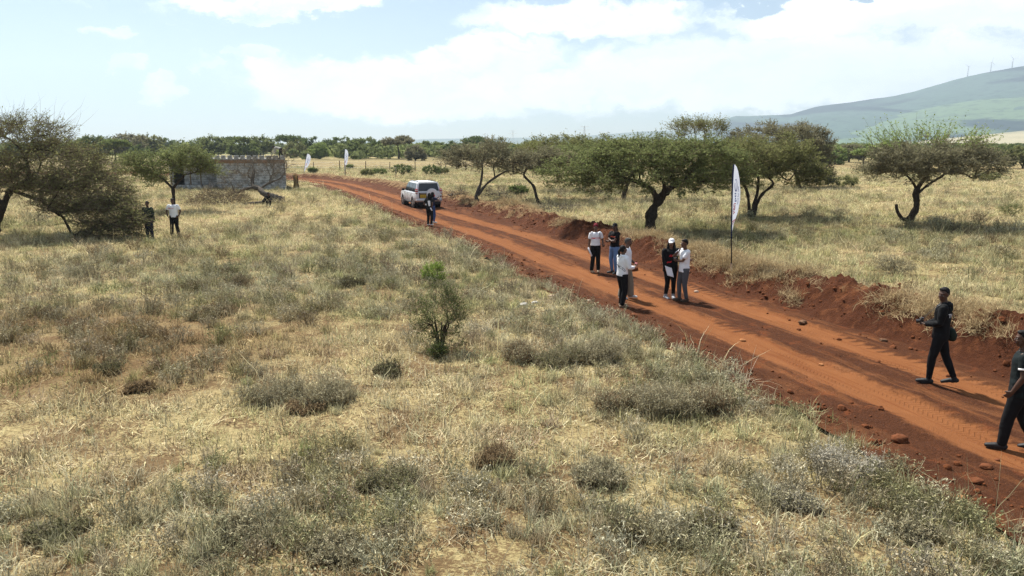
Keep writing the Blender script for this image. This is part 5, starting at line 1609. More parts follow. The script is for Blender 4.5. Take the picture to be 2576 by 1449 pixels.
# ---- the pair behind the car
p = person("person in black with a white back panel, seen from behind near the car", foot(1081, 567), facing(.30, .95), 1.70, 'dark', feet=((-.09, 0, 6), (.09, .02, -10)), hands=((-.20, .16, 1.02, (.5, .7, .1)), (.19, -.12, .96, (-.2, -.2, -.9))), head=(-10, 0), build=1.05,
           top=('tee', 'black', .92), bottom=('straight', 'black'), shoes='white', hair='long', vox=.012, face=False)
def panel(bm):
    chain(bm, [p['T'](.03, -.118, 1.34), p['T'](.05, -.128, 1.20), p['T'](.07, -.130, 1.06)], [.085, .075, .055], [.02, .02, .02], (1, 0, 0), 12, .5)
    ball(bm, p['T'](-.16, -.04, 1.13), (.07, .07, .05))
part_solid("back_panel", p, panel, CL['white'], .012, .004)
held("rolled_paper", "small white paper roll held behind the back of the person in black trousers", "paper", p, lambda bm: chain(bm, [Vector((.15, -.20, .98)), Vector((.24, -.19, .82))], [.032, .032], None, None, 10, .1), PAPER)
p = person("person in navy shirt, blue jeans and red scarf filming behind the car", foot(1088, 561), facing(.80, .45), 1.68, 'dark', feet=((-.09, 0, 4), (.09, .05, -8)), hands=((-.06, .40, 1.42, (.2, .6, .7), (0, .4, 1)), (.13, .40, 1.40, (-.1, .6, .7), (0, .4, 1))), head=(0, 2),
           top=('tee', 'navy', .84), bottom=('slim', 'blue'), shoes='white', hair='long', vox=.012, grip=1.0)
part_solid("scarf", p, lambda bm: (chain(bm, [p['HP'](-.06, .06, -.10), p['HP'](0, .09, -.09), p['HP'](.06, .06, -.10)], [.045, .05, .045], None, None, 10, .6), ball(bm, p['HP'](0, .07, -.06), (.062, .05, .045))), CL['red'], .011)
held("phone", "dark phone raised by the person in the navy shirt behind the car", "phone", p, lambda bm: box(bm, (.04, .52, 1.50), (.15, .015, .075), Euler((-.1, 0, .1)).to_matrix()), GADGET, False)

# ---- two men by the small thorn tree
p = person("man in white T-shirt and black trousers standing in grass, hands at pockets", foot(441, 594), facing(.22, -1), 1.74, 'deep', feet=((-.16, 0, -14), (.13, .03, 14)), hands=((-.23, .10, .93, (.5, .5, -.6)), (.22, .10, .92, (-.4, .5, -.6))), poles=((-1, -.6, 0), (1, -.6, 0)),
           head=(-14, 0), top=('tee', 'white', .88), bottom=('straight', 'black'), shoes='black', hair='fade', vox=.0115, build=1.08)
printed("chest_print", "AMCCO", .07, p['top'], -.07, 1.30, PRINT['red'], bold=.001)
p = person("person in dark clothes half hidden behind the drooping thorn tree's twigs", foot(379, 602), facing(.1, -1), 1.70, 'deep', feet=((-.10, 0, -6), (.10, .02, 8)), hands=((-.25, .08, .84), (.25, .08, .84)), top=('sweater', 'green', .86), bottom=('straight', 'navy'), shoes='black', hair='short', vox=.012)

# ------------------------------------------------------------------ white off-road car
def car():
    base = foot(1058, 519)
    root = empty("off_road_car", base, "white off-road car with a spare wheel on its tailgate, parked on the red road", "car", None, facing(-.37, .93))
    m_, t, o = material("car_white_paint")
    tcn = t.new('ShaderNodeTexCoord').outputs['Object']
    z = t.sep(tcn)[2]
    dust = t.smooth(t.m('ADD', z, t.m('MULTIPLY', t.m('SUBTRACT', t.noise(tcn, 4, 4, .6), .5), .5)), .95, .35)
    pbsdf(t, o, t.mix(t.m('MULTIPLY', dust, .75), (.74, .76, .78), (.30, .23, .17)), t.m('ADD', .18, t.m('MULTIPLY', dust, .6)), .5)
    glass = simple("car_glass", (.012, .015, .018), .06, .8, .02); rubber = simple("tyre_rubber", (.025, .022, .020), .9, .2, .2, 9, col2=(.10, .06, .04)); alloy = simple("alloy", (.42, .40, .38), .4, .5, .1, metal=.6)
    redl = simple("tail_red", (.42, .015, .015), .2, .5, .05); clearl = simple("lamp_clear", (.75, .72, .72), .15, .5, .03); blk = simple("car_black_trim", (.014, .014, .015), .6, .3, .1)
    plate = simple("plate_yellow", (.62, .42, .03), .4, .4, .05)
    bm = bmesh.new()
    secs = [(-2.34, .80, .60, 1.08), (-2.26, .90, .50, 1.13), (-1.9, .93, .42, 1.15), (-1.2, .942, .38, 1.15), (0, .945, .36, 1.14), (1.0, .94, .38, 1.13), (1.6, .93, .40, 1.10), (2.05, .90, .44, 1.04), (2.32, .82, .48, .95), (2.42, .68, .55, .82)]
    rings = []
    for y, w_, zb, zt in secs:
        half = [(0, zb), (w_ * .80, zb), (w_ * .97, zb + .08), (w_ * 1.0, zb + .25), (w_ * 1.0, zt - .22), (w_ * .975, zt - .06), (w_ * .90, zt), (0, zt + .02)]
        pts = half + [(-x, zz) for x, zz in half[-2:0:-1]]
        rings.append([bm.verts.new((x, y, zz)) for x, zz in pts])
    n = len(rings[0])
    for A, B in zip(rings, rings[1:]):
        for j in range(n): bm.faces.new((A[j], B[j], B[(j + 1) % n], A[(j + 1) % n]))
    bm.faces.new(rings[0]); bm.faces.new(rings[-1][::-1])
    # cabin
    low = [(-2.27, .885, 1.10), (1.12, .885, 1.10)]; top = [(-2.10, .70, 1.80), (.30, .70, 1.82)]
    C8 = [(-.885, -2.27, 1.10), (.885, -2.27, 1.10), (.885, 1.12, 1.09), (-.885, 1.12, 1.09), (-.72, -2.10, 1.80), (.72, -2.10, 1.80), (.70, .30, 1.81), (-.70, .30, 1.81)]
    vs = [bm.verts.new(c) for c in C8]
    fs = [bm.faces.new([vs[i] for i in f]) for f in ((0, 1, 5, 4), (1, 2, 6, 5), (2, 3, 7, 6), (3, 0, 4, 7), (4, 5, 6, 7), (3, 2, 1, 0))]
    es = list({e for f in fs for e in f.edges if all(v.co.z > 1.3 for v in e.verts) or abs(e.verts[0].co.z - e.verts[1].co.z) > .5})
    bmesh.ops.bevel(bm, geom=es, offset=.07, segments=3, affect='EDGES')
    # rear lip spoiler and bumper swell
    box(bm, (0, -2.18, 1.795), (1.30, .16, .045))
    body = bm_obj("body", bm, m_, root, True)
    md = body.modifiers.new('edge', 'EDGE_SPLIT'); md.split_angle = R(38)
    def side_pt(s, y, v):      # point on the cabin side, v 0 at belt, 1 at roof
        x = (.885 + (.71 - .885) * v); zz = 1.10 + .705 * v
        return Vector((s * (x + .006), y, zz))
    def pane(name, quads, mat, parent=root, th=.012, out=None):
        bm = bmesh.new()
        for q in quads:
            nrm = (q[1] - q[0]).cross(q[2] - q[0]).normalized()
            if out is not None and nrm.dot(out) < 0: nrm = -nrm
            a = [bm.verts.new(p_ - nrm * .03) for p_ in q]; b = [bm.verts.new(p_ + nrm * th) for p_ in q]
            k_ = len(q)
            bm.faces.new(b); bm.faces.new(a[::-1])
            for i in range(k_): bm.faces.new((a[i], a[(i + 1) % k_], b[(i + 1) % k_], b[i]))
        bmesh.ops.recalc_face_normals(bm, faces=bm.faces)
        return bm_obj(name, bm, mat, parent)
    for s in (-1, 1):
        o_ = Vector((s, 0, .2))
        for y0, y1, t0, t1 in ((-.06, .86, -.06, .30), (-1.02, -.14, -1.0, -.14), (-2.0, -1.12, -1.90, -1.10)):
            pane("window", [[side_pt(s, y0, .08), side_pt(s, y1, .08), side_pt(s, t1, .88), side_pt(s, t0, .88)]], glass, out=o_)
        for y in (-.10, -1.07):       # door gaps
            pane("door_seam", [[Vector((s * .944, y - .008, .55)), Vector((s * .944, y + .008, .55)), Vector((s * .935, y + .008, 1.05)), Vector((s * .935, y - .008, 1.05))]], blk, th=.006, out=o_)
        for y in (.05, -.92):
            bm = bmesh.new(); box(bm, (s * .955, y, .98), (.03, .16, .035)); bm_obj("door_handle", bm, m_, root)
        bm = bmesh.new(); box(bm, (s * 1.0, .92, 1.17), (.20, .09, .16)); bmesh.ops.bevel(bm, geom=bm.edges[:], offset=.025, segments=2, affect='EDGES'); bm_obj("wing_mirror", bm, blk, root)
        bm = bmesh.new(); cyl(bm, (s * .62, -1.75, 1.845), (s * .62, .15, 1.86), .018); [box(bm, (s * .62, y, 1.825), (.03, .06, .05)) for y in (-1.7, -.8, .1)]; bm_obj("roof_rail", bm, blk, root)
        bm = bmesh.new(); box(bm, (s * .93, -.1, .42), (.14, 2.2, .05)); bm_obj("side_step", bm, blk, root)
        # tail lamp wraps the corner
        tl = bmesh.new(); box(tl, (s * .845, -2.26, 1.20), (.17, .16, .34)); bmesh.ops.bevel(tl, geom=tl.edges[:], offset=.03, segments=2, affect='EDGES'); tlo = bm_obj("tail_lamp", tl, redl, root, True)
        bm = bmesh.new(); box(bm, (s * .845, -2.275, 1.13), (.18, .16, .09)); box(bm, (s * .845, -2.275, 1.28), (.175, .16, .05)); bm_obj("clear_lens", bm, clearl, tlo)
        bm = bmesh.new(); box(bm, (s * .70, -2.405, .575), (.20, .04, .07)); bm_obj("reflector", bm, redl, root)
        hl = bmesh.new(); ball(hl, (s * .70, 2.22, .86), (.17, .14, .09)); bm_obj("headlight", hl, clearl, root, True)
    pane("windscreen", [[Vector((-.76, 1.06, 1.15)), Vector((.76, 1.06, 1.15)), Vector((.62, .36, 1.76)), Vector((-.62, .36, 1.76))]], glass, out=Vector((0, 1, .8)))
    pane("rear_window", [[Vector((-.72, -2.262, 1.22)), Vector((.72, -2.262, 1.22)), Vector((.62, -2.135, 1.735)), Vector((-.62, -2.135, 1.735))]], glass, out=Vector((0, -1, .2)))
    bm = bmesh.new(); box(bm, (0, -2.33, .60), (1.80, .20, .20)); bmesh.ops.bevel(bm, geom=bm.edges[:], offset=.05, segments=3, affect='EDGES'); bm_obj("rear_bumper", bm, m_, root, True)
    bm = bmesh.new(); box(bm, (0, -.0, .42), (1.5, 4.2, .22)); box(bm, (0, -2.25, .44), (1.55, .25, .12)); bm_obj("underbody", bm, blk, root)
    pr_ = bmesh.new(); box(pr_, (-.42, -2.335, .93), (.56, .06, .36)); pp = bm_obj("plate_recess", pr_, blk, root)
    bm = bmesh.new(); box(bm, (-.42, -2.365, .885), (.42, .02, .20)); pl = bm_obj("number_plate", bm, plate, pp)
    V, Fc = text_verts("KCB 284L", .085, .002)
    m2 = bpy.data.meshes.new("plate_letters"); m2.from_pydata([(-.42 + v.x, -2.378, .885 + v.y) for v in V], [], Fc); link("plate_letters", m2, pp, blk)
    bm = bmesh.new(); box(bm, (-.42, -2.37, 1.055), (.44, .02, .04)); bm_obj("plate_trim", bm, alloy, pp)
    bm = bmesh.new(); cyl(bm, (.20, -2.30, 1.0), (.20, -2.53, 1.0), .395, .385, 32); bmesh.ops.bevel(bm, geom=[e for e in bm.edges if all(v.co.y < -2.5 for v in e.verts) and len(e.link_faces) == 2], offset=.07, segments=4, affect='EDGES'); sp = bm_obj("spare_wheel_cover", bm, m_, root, True)
    md = sp.modifiers.new('edge', 'EDGE_SPLIT'); md.split_angle = R(40)
    for s in (-1, 1):
        for y in (-1.42, 1.38):
            bm = bmesh.new(); cyl(bm, (s * .70, y, .39), (s * .935, y, .39), .395, .395, 28); bmesh.ops.bevel(bm, geom=[e for e in bm.edges if abs(e.verts[0].co.x - e.verts[1].co.x) < .01], offset=.05, segments=3, affect='EDGES')
            wh = bm_obj("wheel", bm, rubber, root, True)
            bm = bmesh.new(); cyl(bm, (s * .90, y, .39), (s * .93, y, .39), .25, .25, 24)
            for k_ in range(6):
                a = k_ * math.pi / 3
                box(bm, (s * .94, y + math.cos(a) * .12, .39 + math.sin(a) * .12), (.03, .20, .055), Euler((a, 0, 0)).to_matrix())
            bm_obj("rim", bm, alloy, wh)
            bm = bmesh.new()          # dark wheel-arch opening and flare
            for k_ in range(13):
                a = math.pi * k_ / 12
                box(bm, (s * .925, y + math.cos(a) * .47, .41 + math.sin(a) * .47), (.07, .14, .07), Euler((a, 0, 0)).to_matrix())
            bm_obj("arch_flare", bm, m_, root)
            bm = bmesh.new(); cyl(bm, (s * .60, y, .42), (s * .948, y, .42), .45, .45, 24); bm_obj("wheel_well", bm, blk, root)
car()
# ------------------------------------------------------------------ feather flags
def mat_sail():
    m_, t, o = material("flag_cloth")
    d = t.new('ShaderNodeBsdfDiffuse'); d.inputs[0].default_value = (.84, .86, .90, 1)
    tr = t.new('ShaderNodeBsdfTranslucent'); tr.inputs[0].default_value = (.84, .87, .93, 1)
    mx = t.new('ShaderNodeMixShader'); mx.inputs[0].default_value = .55
    t.l.new(d.outputs[0], mx.inputs[1]); t.l.new(tr.outputs[0], mx.inputs[2]); t.l.new(mx.outputs[0], o.inputs[0])
    return m_
SAIL = mat_sail()
def feather_flag(label, base, H, pole_h, wd, yaw, tilt, mat_pole, big):
    root = empty("feather_flag", base, label, "flag", "feather flags beside the road", yaw)
    root.rotation_euler = (0, tilt, yaw)
    def bow(v): return .05 * H / 3.6 * math.sin(v * 1.2) - .0 + .10 * wd * v ** 4 * 2.2
    bm = bmesh.new()
    P = [Vector((0, 0, -.15)), Vector((0, 0, pole_h))] + [Vector((bow(v), 0, pole_h + (H - pole_h) * v)) for v in [i / 12 for i in range(1, 13)]]
    chain(bm, P, [.020] * 3 + [.015] * (len(P) - 3), None, None, 8, .5)
    bm_obj("pole", bm, mat_pole, root, True)
    bm = bmesh.new(); box(bm, (0, 0, .06), (.05, .05, .22)); cyl(bm, (0, 0, -.1), (.03, .02, .30), .014); bm_obj("ground_spike", bm, METAL, root)
    prof = [(0, .02), (.10, .16), (.22, .38), (.36, .72), (.52, .93), (.66, 1.0), (.80, .97), (.90, .82), (.96, .58), (1.0, .20)] if not big else [(0, .03), (.08, .14), (.20, .40), (.34, .80), (.5, .98), (.66, 1.0), (.80, .92), (.90, .70), (.96, .46), (1.0, .16)]
    def wf(v): return float(np.interp(v, [q[0] for q in prof], [q[1] for q in prof])) * wd
    def pt(u, v, off=0.0):
        w_ = wf(v)
        x = bow(v) + u * w_
        return Vector((x, .05 * wd * math.sin(3.2 * v + 2.5 * u) * u + .02 * math.sin(9 * v) * u + off, pole_h + (H - pole_h) * v))
    bm = bmesh.new(); nu, nv = 8, 40
    for s in (-1, 1):
        g = [[bm.verts.new(pt(i / nu, j / nv, s * .003)) for i in range(nu + 1)] for j in range(nv + 1)]
        for j in range(nv):
            for i in range(nu):
                q = (g[j][i], g[j][i + 1], g[j + 1][i + 1], g[j + 1][i]); bm.faces.new(q if s < 0 else q[::-1])
    bm_obj("sail", bm, SAIL, root, True)
    sl = bmesh.new(); chain(sl, [pt(0, v, 0) for v in [i / 14 for i in range(15)]], [.022] * 15, None, None, 8, .5); bm_obj("pole_sleeve", sl, CL['navy'] if big else CL['blue'], root, True)
    # lettering runs up the sail; thin pieces just off the cloth on both faces
    def deco(name, quads, mat):
        bm = bmesh.new()
        for q in quads:
            for s in (-1, 1):
                vs = [bm.verts.new(pt(u, v, s * .006)) for u, v in q]
                try: bm.faces.new(vs if s < 0 else vs[::-1])
                except ValueError: pass
        bm_obj(name, bm, mat, root)
    def letters(s, v0, v1, u0, u1):
        V, Fc = text_verts(s, 1.0, .012)
        xs = [q.x for q in V]; ys = [q.y for q in V]
        f = lambda q: (u1 - (u1 - u0) * (q.y - min(ys)) / (max(ys) - min(ys)), v0 + (v1 - v0) * (q.x - min(xs)) / (max(xs) - min(xs)))
        # reads from the foot of the sail upwards
        return [[f(V[i]) for i in p_][::-1] for p_ in Fc]
    sw = []
    for k in range(22):
        a0, a1 = k * 2 * math.pi / 24 - .6, (k + 1) * 2 * math.pi / 24 - .6
        cv, cu, rv, ru = .72, .48, .085, .17
        th = .30 + .5 * abs(math.sin(a0 / 2))
        sw.append([(cu + ru * math.sin(a0), cv + rv * math.cos(a0)), (cu + ru * math.sin(a1), cv + rv * math.cos(a1)), (cu + ru * math.sin(a1) * (1 - th * .5), cv + rv * math.cos(a1) * (1 - th * .25)), (cu + ru * math.sin(a0) * (1 - th * .5), cv + rv * math.cos(a0) * (1 - th * .25))])
    deco("emblem", sw, PRINT['blue'])
    deco("lettering", letters("pti", .50, .62, .32, .58), PRINT['blue'])
    deco("lettering", letters("ven", .33, .48, .22, .52), PRINT['red'])
    deco("small_lettering", letters("land for sale", .46, .70, .70, .80), PRINT['blue'])
    deco("foot_stripe", [[(0, .225), (.5, .232), (1, .245), (1, .262), (.5, .245), (0, .235)], [(0, .205), (1, .225), (1, .231), (0, .211)], [(.4, .185), (1, .20), (1, .206), (.4, .190)]], PRINT['red'])
    return root
BLKPOLE = simple("flag_pole_black", (.012, .012, .013), .4, .5, .05)
PALEPOLE = simple("flag_pole_pale", (.35, .33, .30), .5, .4, .08)
feather_flag("tall white feather banner with blue and red lettering on black pole by the bank", foot(1840, 676), 3.22, .95, .40, R(42), R(-6), BLKPOLE, True)
b = foot(764, 440); feather_flag("small white feather banner tilted to the right, leftmost at the road bend", (b.x, b.y, b.z), 2.95, .40, .62, R(20), R(9), PALEPOLE, False)
b = foot(867, 441); feather_flag("small white feather banner standing upright at the road bend", (b.x, b.y, b.z), 3.45, .62, .50, R(30), R(1), PALEPOLE, False)

# ------------------------------------------------------------------ the unfinished block building
def building():
    D = 70.0
    xr = wp(721, 480, D).x; xl = wp(430, 470, D).x; xo0 = wp(508, 450, D).x; xo1 = wp(546, 450, D).x
    stone = simple("grey_block", (.43, .435, .42), .95, .1, .25, 3.5, bstr=.5); mortar = simple("mortar", (.12, .11, .095), .95, .1, .2, 5)
    rust = simple("formwork_board", (.27, .165, .10), .9, .1, .3, 3, col2=(.17, .115, .075)); conc = simple("cast_concrete", (.33, .32, .29), .95, .1, .2, 3); pole_m = simple("timber_pole", (.16, .115, .075), .9, .1, .2, 8)
    g = np.random.default_rng(15)
    z0 = gz1(xr, D) - .2
    root = empty("block_building", ((xl + xr) / 2, D, z0), "unfinished grey block building with a row of spaced blocks along its top", "building")
    O = Vector(((xl + xr) / 2, D, z0))
    def wall(name, p0, p1, zb, zt, th=.2, mat=stone, skip=None):
        p0 = Vector((*p0, 0)) - Vector((O.x, O.y, 0)); p1 = Vector((*p1, 0)) - Vector((O.x, O.y, 0))
        d = (p1 - p0); L = d.length; u = d.normalized(); a = math.atan2(u.y, u.x); rot = Euler((0, 0, a)).to_matrix()
        bm = bmesh.new(); box(bm, (p0 + p1) / 2 + Vector((0, 0, (zb + zt) / 2)), (L - .02, th * .86, zt - zb - .01), rot)
        core = bm_obj(name, bm, mortar, root)
        bm = bmesh.new(); ch = .235; n = max(1, round((zt - zb) / ch)); ch = (zt - zb) / n
        for r_ in range(n):
            x = -(.24 if r_ % 2 else 0) + g.uniform(-.04, .04)
            while x < L:
                w_ = .44 + g.uniform(-.05, .05); x0 = max(0, x) + .008; x1 = min(L, x + w_) - .008; x += w_
                if x1 - x0 < .06: continue
                c = p0 + u * ((x0 + x1) / 2) + Vector((0, 0, zb + (r_ + .5) * ch))
                box(bm, c, (x1 - x0, th + g.uniform(-.012, .02), ch - .022), rot)
        o = bm_obj("blockwork", bm, mat, core)
        return core
    H = 3.05
    wall("front_wall", (xo1, D), (xr, D), .0, 2.72)
    wall("side_wall", (xr - .12, D + .12), (xr * (D + 6) / D - .12, D + 6), .0, 2.72)
    wall("back_wall", (xl * (D + 6) / D, D + 6), (xr * (D + 6) / D - .25, D + 6), .0, 2.72)
    wall("porch_wall", (xl + .6, D + 1.7), (xo1, D + 1.7), .0, 2.72)
    wall("partition_wall", (xo1 + .1, D + .12), (xo1 + .1, D + 1.58), .0, 2.72)
    wall("end_wall", (xl * 1.024 + .2, D + 1.8), (xl * 1.085 + .2, D + 5.9), .0, 2.72)
    wall("plinth", (xl + .3, D), (xo0, D), .0, .72)
    bm = bmesh.new(); box(bm, Vector(((xl + xo1) / 2, D + .80, .36)) - Vector((O.x, O.y, 0)), (xo1 - xl - .6, 1.55, .5)); bm_obj("floor_slab", bm, conc, root)
    bm = bmesh.new()
    for yy in (D, D + 6): box(bm, Vector(((xl + xr) / 2 * yy / D, yy, 3.03)) - Vector((O.x, O.y, 0)), (xr - xl, .24, .20))
    for xx in (xl + .12, xr - .12): box(bm, Vector((xx * (D + 3) / D, D + 3, 3.03)) - Vector((O.x, O.y, 0)), (.24, 5.75, .20), Euler((0, 0, math.atan2(-xx, D))).to_matrix())
    bm_obj("ring_beam", bm, conc, root)
    bm = bmesh.new(); vs = [Vector((xl * q / D, q, z)) - Vector((O.x, O.y, 0)) for q in (D + .14, D + 5.86) for z in (3.0, 3.11)]; ws = [Vector((xr * q / D, q, z)) - Vector((O.x, O.y, 0)) for q in (D + .14, D + 5.86) for z in (3.0, 3.11)]
    P8 = [bm.verts.new(v) for v in vs + ws]
    for q in ((0, 4, 5, 1), (2, 3, 7, 6), (0, 1, 3, 2), (4, 6, 7, 5), (1, 5, 7, 3), (0, 2, 6, 4)): bm.faces.new([P8[i] for i in q])
    bmesh.ops.recalc_face_normals(bm, faces=bm.faces); bm_obj("roof_slab", bm, conc, root)
    bm = bmesh.new()
    for k in range(7):
        x0 = xl + (xr - xl) * k / 7; x1 = xl + (xr - xl) * (k + 1) / 7
        box(bm, Vector(((x0 + x1) / 2, D - .14, 2.86 + g.uniform(-.03, .03))) - Vector((O.x, O.y, 0)), (x1 - x0 - .02, .03, .30), Euler((0, g.uniform(-.012, .012), 0)).to_matrix())
    for k in range(16):
        x0 = xl + (xr - xl) * (k + .5) / 16
        box(bm, Vector((x0, D - .17, 2.78)) - Vector((O.x, O.y, 0)), (.06, .03, .52), Euler((0, g.uniform(-.1, .1), 0)).to_matrix())
    bm_obj("formwork", bm, rust, root)
    x = xl + .1; k = 0
    while x < xr - .3:
        w_ = .40 + g.uniform(-.03, .04)
        bm = bmesh.new(); box(bm, (0, 0, 0), (w_, .2, .30)); bmesh.ops.bevel(bm, geom=bm.edges[:], offset=.012, segments=1, affect='EDGES')
        o = bm_obj("block", bm, stone, root); o.location = Vector((x + w_ / 2 - O.x, g.uniform(-.02, .02), 3.275)); o.rotation_euler = (0, 0, g.normal(0, .03))
        x += w_ + .20 + g.uniform(-.02, .03)
    for xx in (xl + .12, xl + 1.9, xo0 - .1):
        bm = bmesh.new(); cyl(bm, Vector((xx, D, .72)) - Vector((O.x, O.y, 0)), Vector((xx + .03, D, 2.93)) - Vector((O.x, O.y, 0)), .055); bm_obj("prop", bm, pole_m, root)
    return xr, D, z0 + 3.13
xr_, Db, ztop = building()
# worker bending over on the wall head
wx = wp(706, 385, Db + .3).x
p = person("man in a pale shirt bending over on top of the block building's wall", (wx, Db + .12, ztop), facing(-1, .1), 1.70, 'deep', feet=((-.06, .05, 8), (.06, -.22, -4)), pitch=1.35, hands=((-.22, .62, .55), (.15, .60, .50)), head=(0, -20),
           top=('sweater', 'dim_white', .90), bottom=('straight', 'charcoal'), shoes='black', hair='short', vox=.012)

# ------------------------------------------------------------------ felled tree, brush pile, stump
def felled():
    D = 55.5; b = foot(712, 510); D = b.y
    def Q(X, Y, dy=0.0): return W(X, Y, D, dy)
    base = np.array(Q(640, 512)); 
    root = tree("felled_tree", "felled grey tree whose dead crown leans against the block building", "tree", base,
         [[(Q(714, 502), .26), (Q(700, 501), .26), (Q(682, 495), .24), (Q(662, 486), .22), (Q(648, 476, .4), .19), (Q(630, 470, .6), .17), (Q(624, 455, .9), .13), (Q(624, 430, 1.2), .10)],
          [(Q(636, 471, .5), .12), (Q(612, 476, .4), .09), (Q(590, 484, .2), .06)],
          [(Q(648, 476, .4), .09), (Q(668, 462, .8), .07), (Q(695, 450, 1.0), .05)]],
         [(np.array(Q(640, 425, 1.0)), np.array([60, 60, 30]) / ppm(D), 2.0, .9), (np.array(Q(690, 405, 1.4)), np.array([42, 40, 26]) / ppm(D), 1.3, .9), (np.array(Q(590, 450, .6)), np.array([40, 40, 26]) / ppm(D), 1.0, .9), (np.array(Q(700, 445, 1.0)), np.array([30, 30, 18]) / ppm(D), .6, .9)],
         520, bark='bark_pale', twig='twig_grey', n_attr=170, per=7, tw=(.35, .95), twid=.022, leafn=0, rise=.15, wander=.2)
    a = np.array(Q(714, 502)) - base; c = np.array(Q(700, 501)) - base; d = (a - c) / np.linalg.norm(a - c)
    bm = bmesh.new(); cyl(bm, a - d * .02, a + d * .03, .255, .25, 20); bm_obj("cut_face", bm, simple("fresh_sapwood", (.52, .41, .25), .9, .1, .2, 12), root)
    # second limb lying below
    a2 = foot(706, 515); bb = foot(668, 517)
    r2 = empty("log", a2, "grey cut log lying in front of the felled tree's trunk", "log")
    V, q = tubes([(catmull([np.array((0, 0, .14)), np.array((-.9, .1, .16)), np.array((-1.9, .1, .10)), np.array((-2.6, .2, .05))], 5), np.linspace(.16, .08, 16))], 10)
    link("bark", np_mesh("bark", V, [q], smooth=True), r2, M['bark_pale'])
    bm = bmesh.new(); cyl(bm, (-.01, 0, .14), (.025, -.003, .14), .155, .15, 18); bm_obj("cut_face", bm, simple("sapwood", (.50, .40, .26), .9, .1, .2, 12), r2)
felled()
def brush_pile(label, X, Y, rx, ry, n, seed, twig='twig_grey', name="brush_pile", wid=.022, depth=.7, green=0):
    b = foot(X, Y); D = b.y; g = np.random.default_rng(seed); k = ppm(D)
    N = ellip_pts(g, (0, 0, 0), (rx / k, rx / k * depth, ry / k), n, .05)
    N[:, 2] = np.abs(N[:, 2])
    sp, P = twig_sprays(g, N, np.array([0, 0, -.5]), 7, .4, 1.2, wid, rise=.12, outward=.35, spread=1.1, kink=.35, jit=.15)
    sp2, _ = twig_sprays(g, P[:, 1], np.zeros(3), 1, .2, .6, wid * .7, rise=.1, outward=.2, spread=1.2, kink=.4, jit=.02)
    V, q, t, v = merge([sp, sp2])
    V[:, 2] = np.maximum(V[:, 2], -.02)
    root = empty(name, b, label, "brushwood")
    link("branches", np_mesh("branches", V, [q, t], attrs={'v': ('FLOAT', v)}), root, M[twig])
    th = []
    for i in range(10):
        a = g.uniform(0, 6.28); c = N[g.integers(0, len(N))] * .6
        d = np.array([math.cos(a), math.sin(a) * .6, g.uniform(-.1, .35)]); L = g.uniform(.8, 1.8)
        P = np.array([c - d * L / 2, c + g.normal(0, .08, 3), c + d * L / 2]); P[:, 2] = np.maximum(P[:, 2], .03)
        th.append((catmull(P, 4), np.linspace(.035, .012, 9)))
    V, q = tubes(th, 6); link("sticks", np_mesh("sticks", V, [q], smooth=True), root, M['bark_pale'])
brush_pile("dark tangled heap of cut thorn branches in front of the block building", 552, 514, 88, 40, 150, 61, 'twig')
brush_pile("heap of dead branches lying right of the two-stemmed thorn tree", 1252, 497, 42, 22, 40, 62)
brush_pile("flat grey litter of dead twigs below the slender leaning thorn tree", 1395, 532, 55, 9, 45, 63)
brush_pile("dead branch lying on the grass left of the two-stemmed thorn tree's foot", 1150, 492, 26, 10, 16, 64)
# dark figure sitting by the log
b = foot(664, 520)
p = person("person in black sitting hunched beside the felled trunk", (b.x, b.y + .1, b.z - .02), facing(.9, -.45), 1.70, 'deep', feet=((-.10, .42, 4), (.10, .38, -4)), hipdrop=(0, .0, .36), pitch=.75, hands=((-.10, .52, .50), (.12, .55, .48)), head=(0, -25),
           top=('jacket', 'black', .90), bottom=('straight', 'black'), shoes='tan', hair='short', vox=.012, face=False)
def stump():
    b = foot(745, 475); g = np.random.default_rng(4)
    root = empty("tree_stump", b, "upright hollow tree stump with pale split sapwood beside the block building", "tree stump")
    n = 26; hts = [0, .18, .45, .8, 1.1, 1.32]
    def shell(r0, lo, hi, jag, a0, a1):
        V = []; rings = []
        bm = bmesh.new()
        for h in hts:
            row = []
            for k in range(n + 1):
                a = a0 + (a1 - a0) * k / n
                r = r0 * (1.0 - .18 * (h > .3) + .28 * max(0, .25 - h) * 2) * (1 + .10 * math.sin(a * 5 + h * 2) + .04 * math.sin(a * 13))
                zz = h * (1 + (jag * math.sin(a * 3.3) if h == hts[-1] else 0))
                row.append(bm.verts.new((r * math.cos(a), r * math.sin(a), zz)))
            rings.append(row)
        for A, B in zip(rings, rings[1:]):
            for k in range(n): bm.faces.new((A[k], A[k + 1], B[k + 1], B[k]))
        bmesh.ops.solidify(bm, geom=bm.faces[:], thickness=.05)
        return bm
    bm_obj("bark", shell(.27, 0, 1, .05, R(-12), R(192)), M['bark'], root, True)
    bm_obj("sapwood", shell(.215, 0, 1, .06, R(-120), R(240)), simple("split_sapwood", (.50, .36, .18), .9, .1, .25, 9, bstr=.4), root, True)
    bm = bmesh.new(); chain(bm, [(0, .02, -.05), (.01, .02, .6), (0, .03, 1.15)], [.17, .16, .14], None, None, 14, .3); bm_obj("heartwood", bm, simple("red_heartwood", (.20, .075, .03), .9, .1, .3, 8, bstr=.4), root, True)
stump()

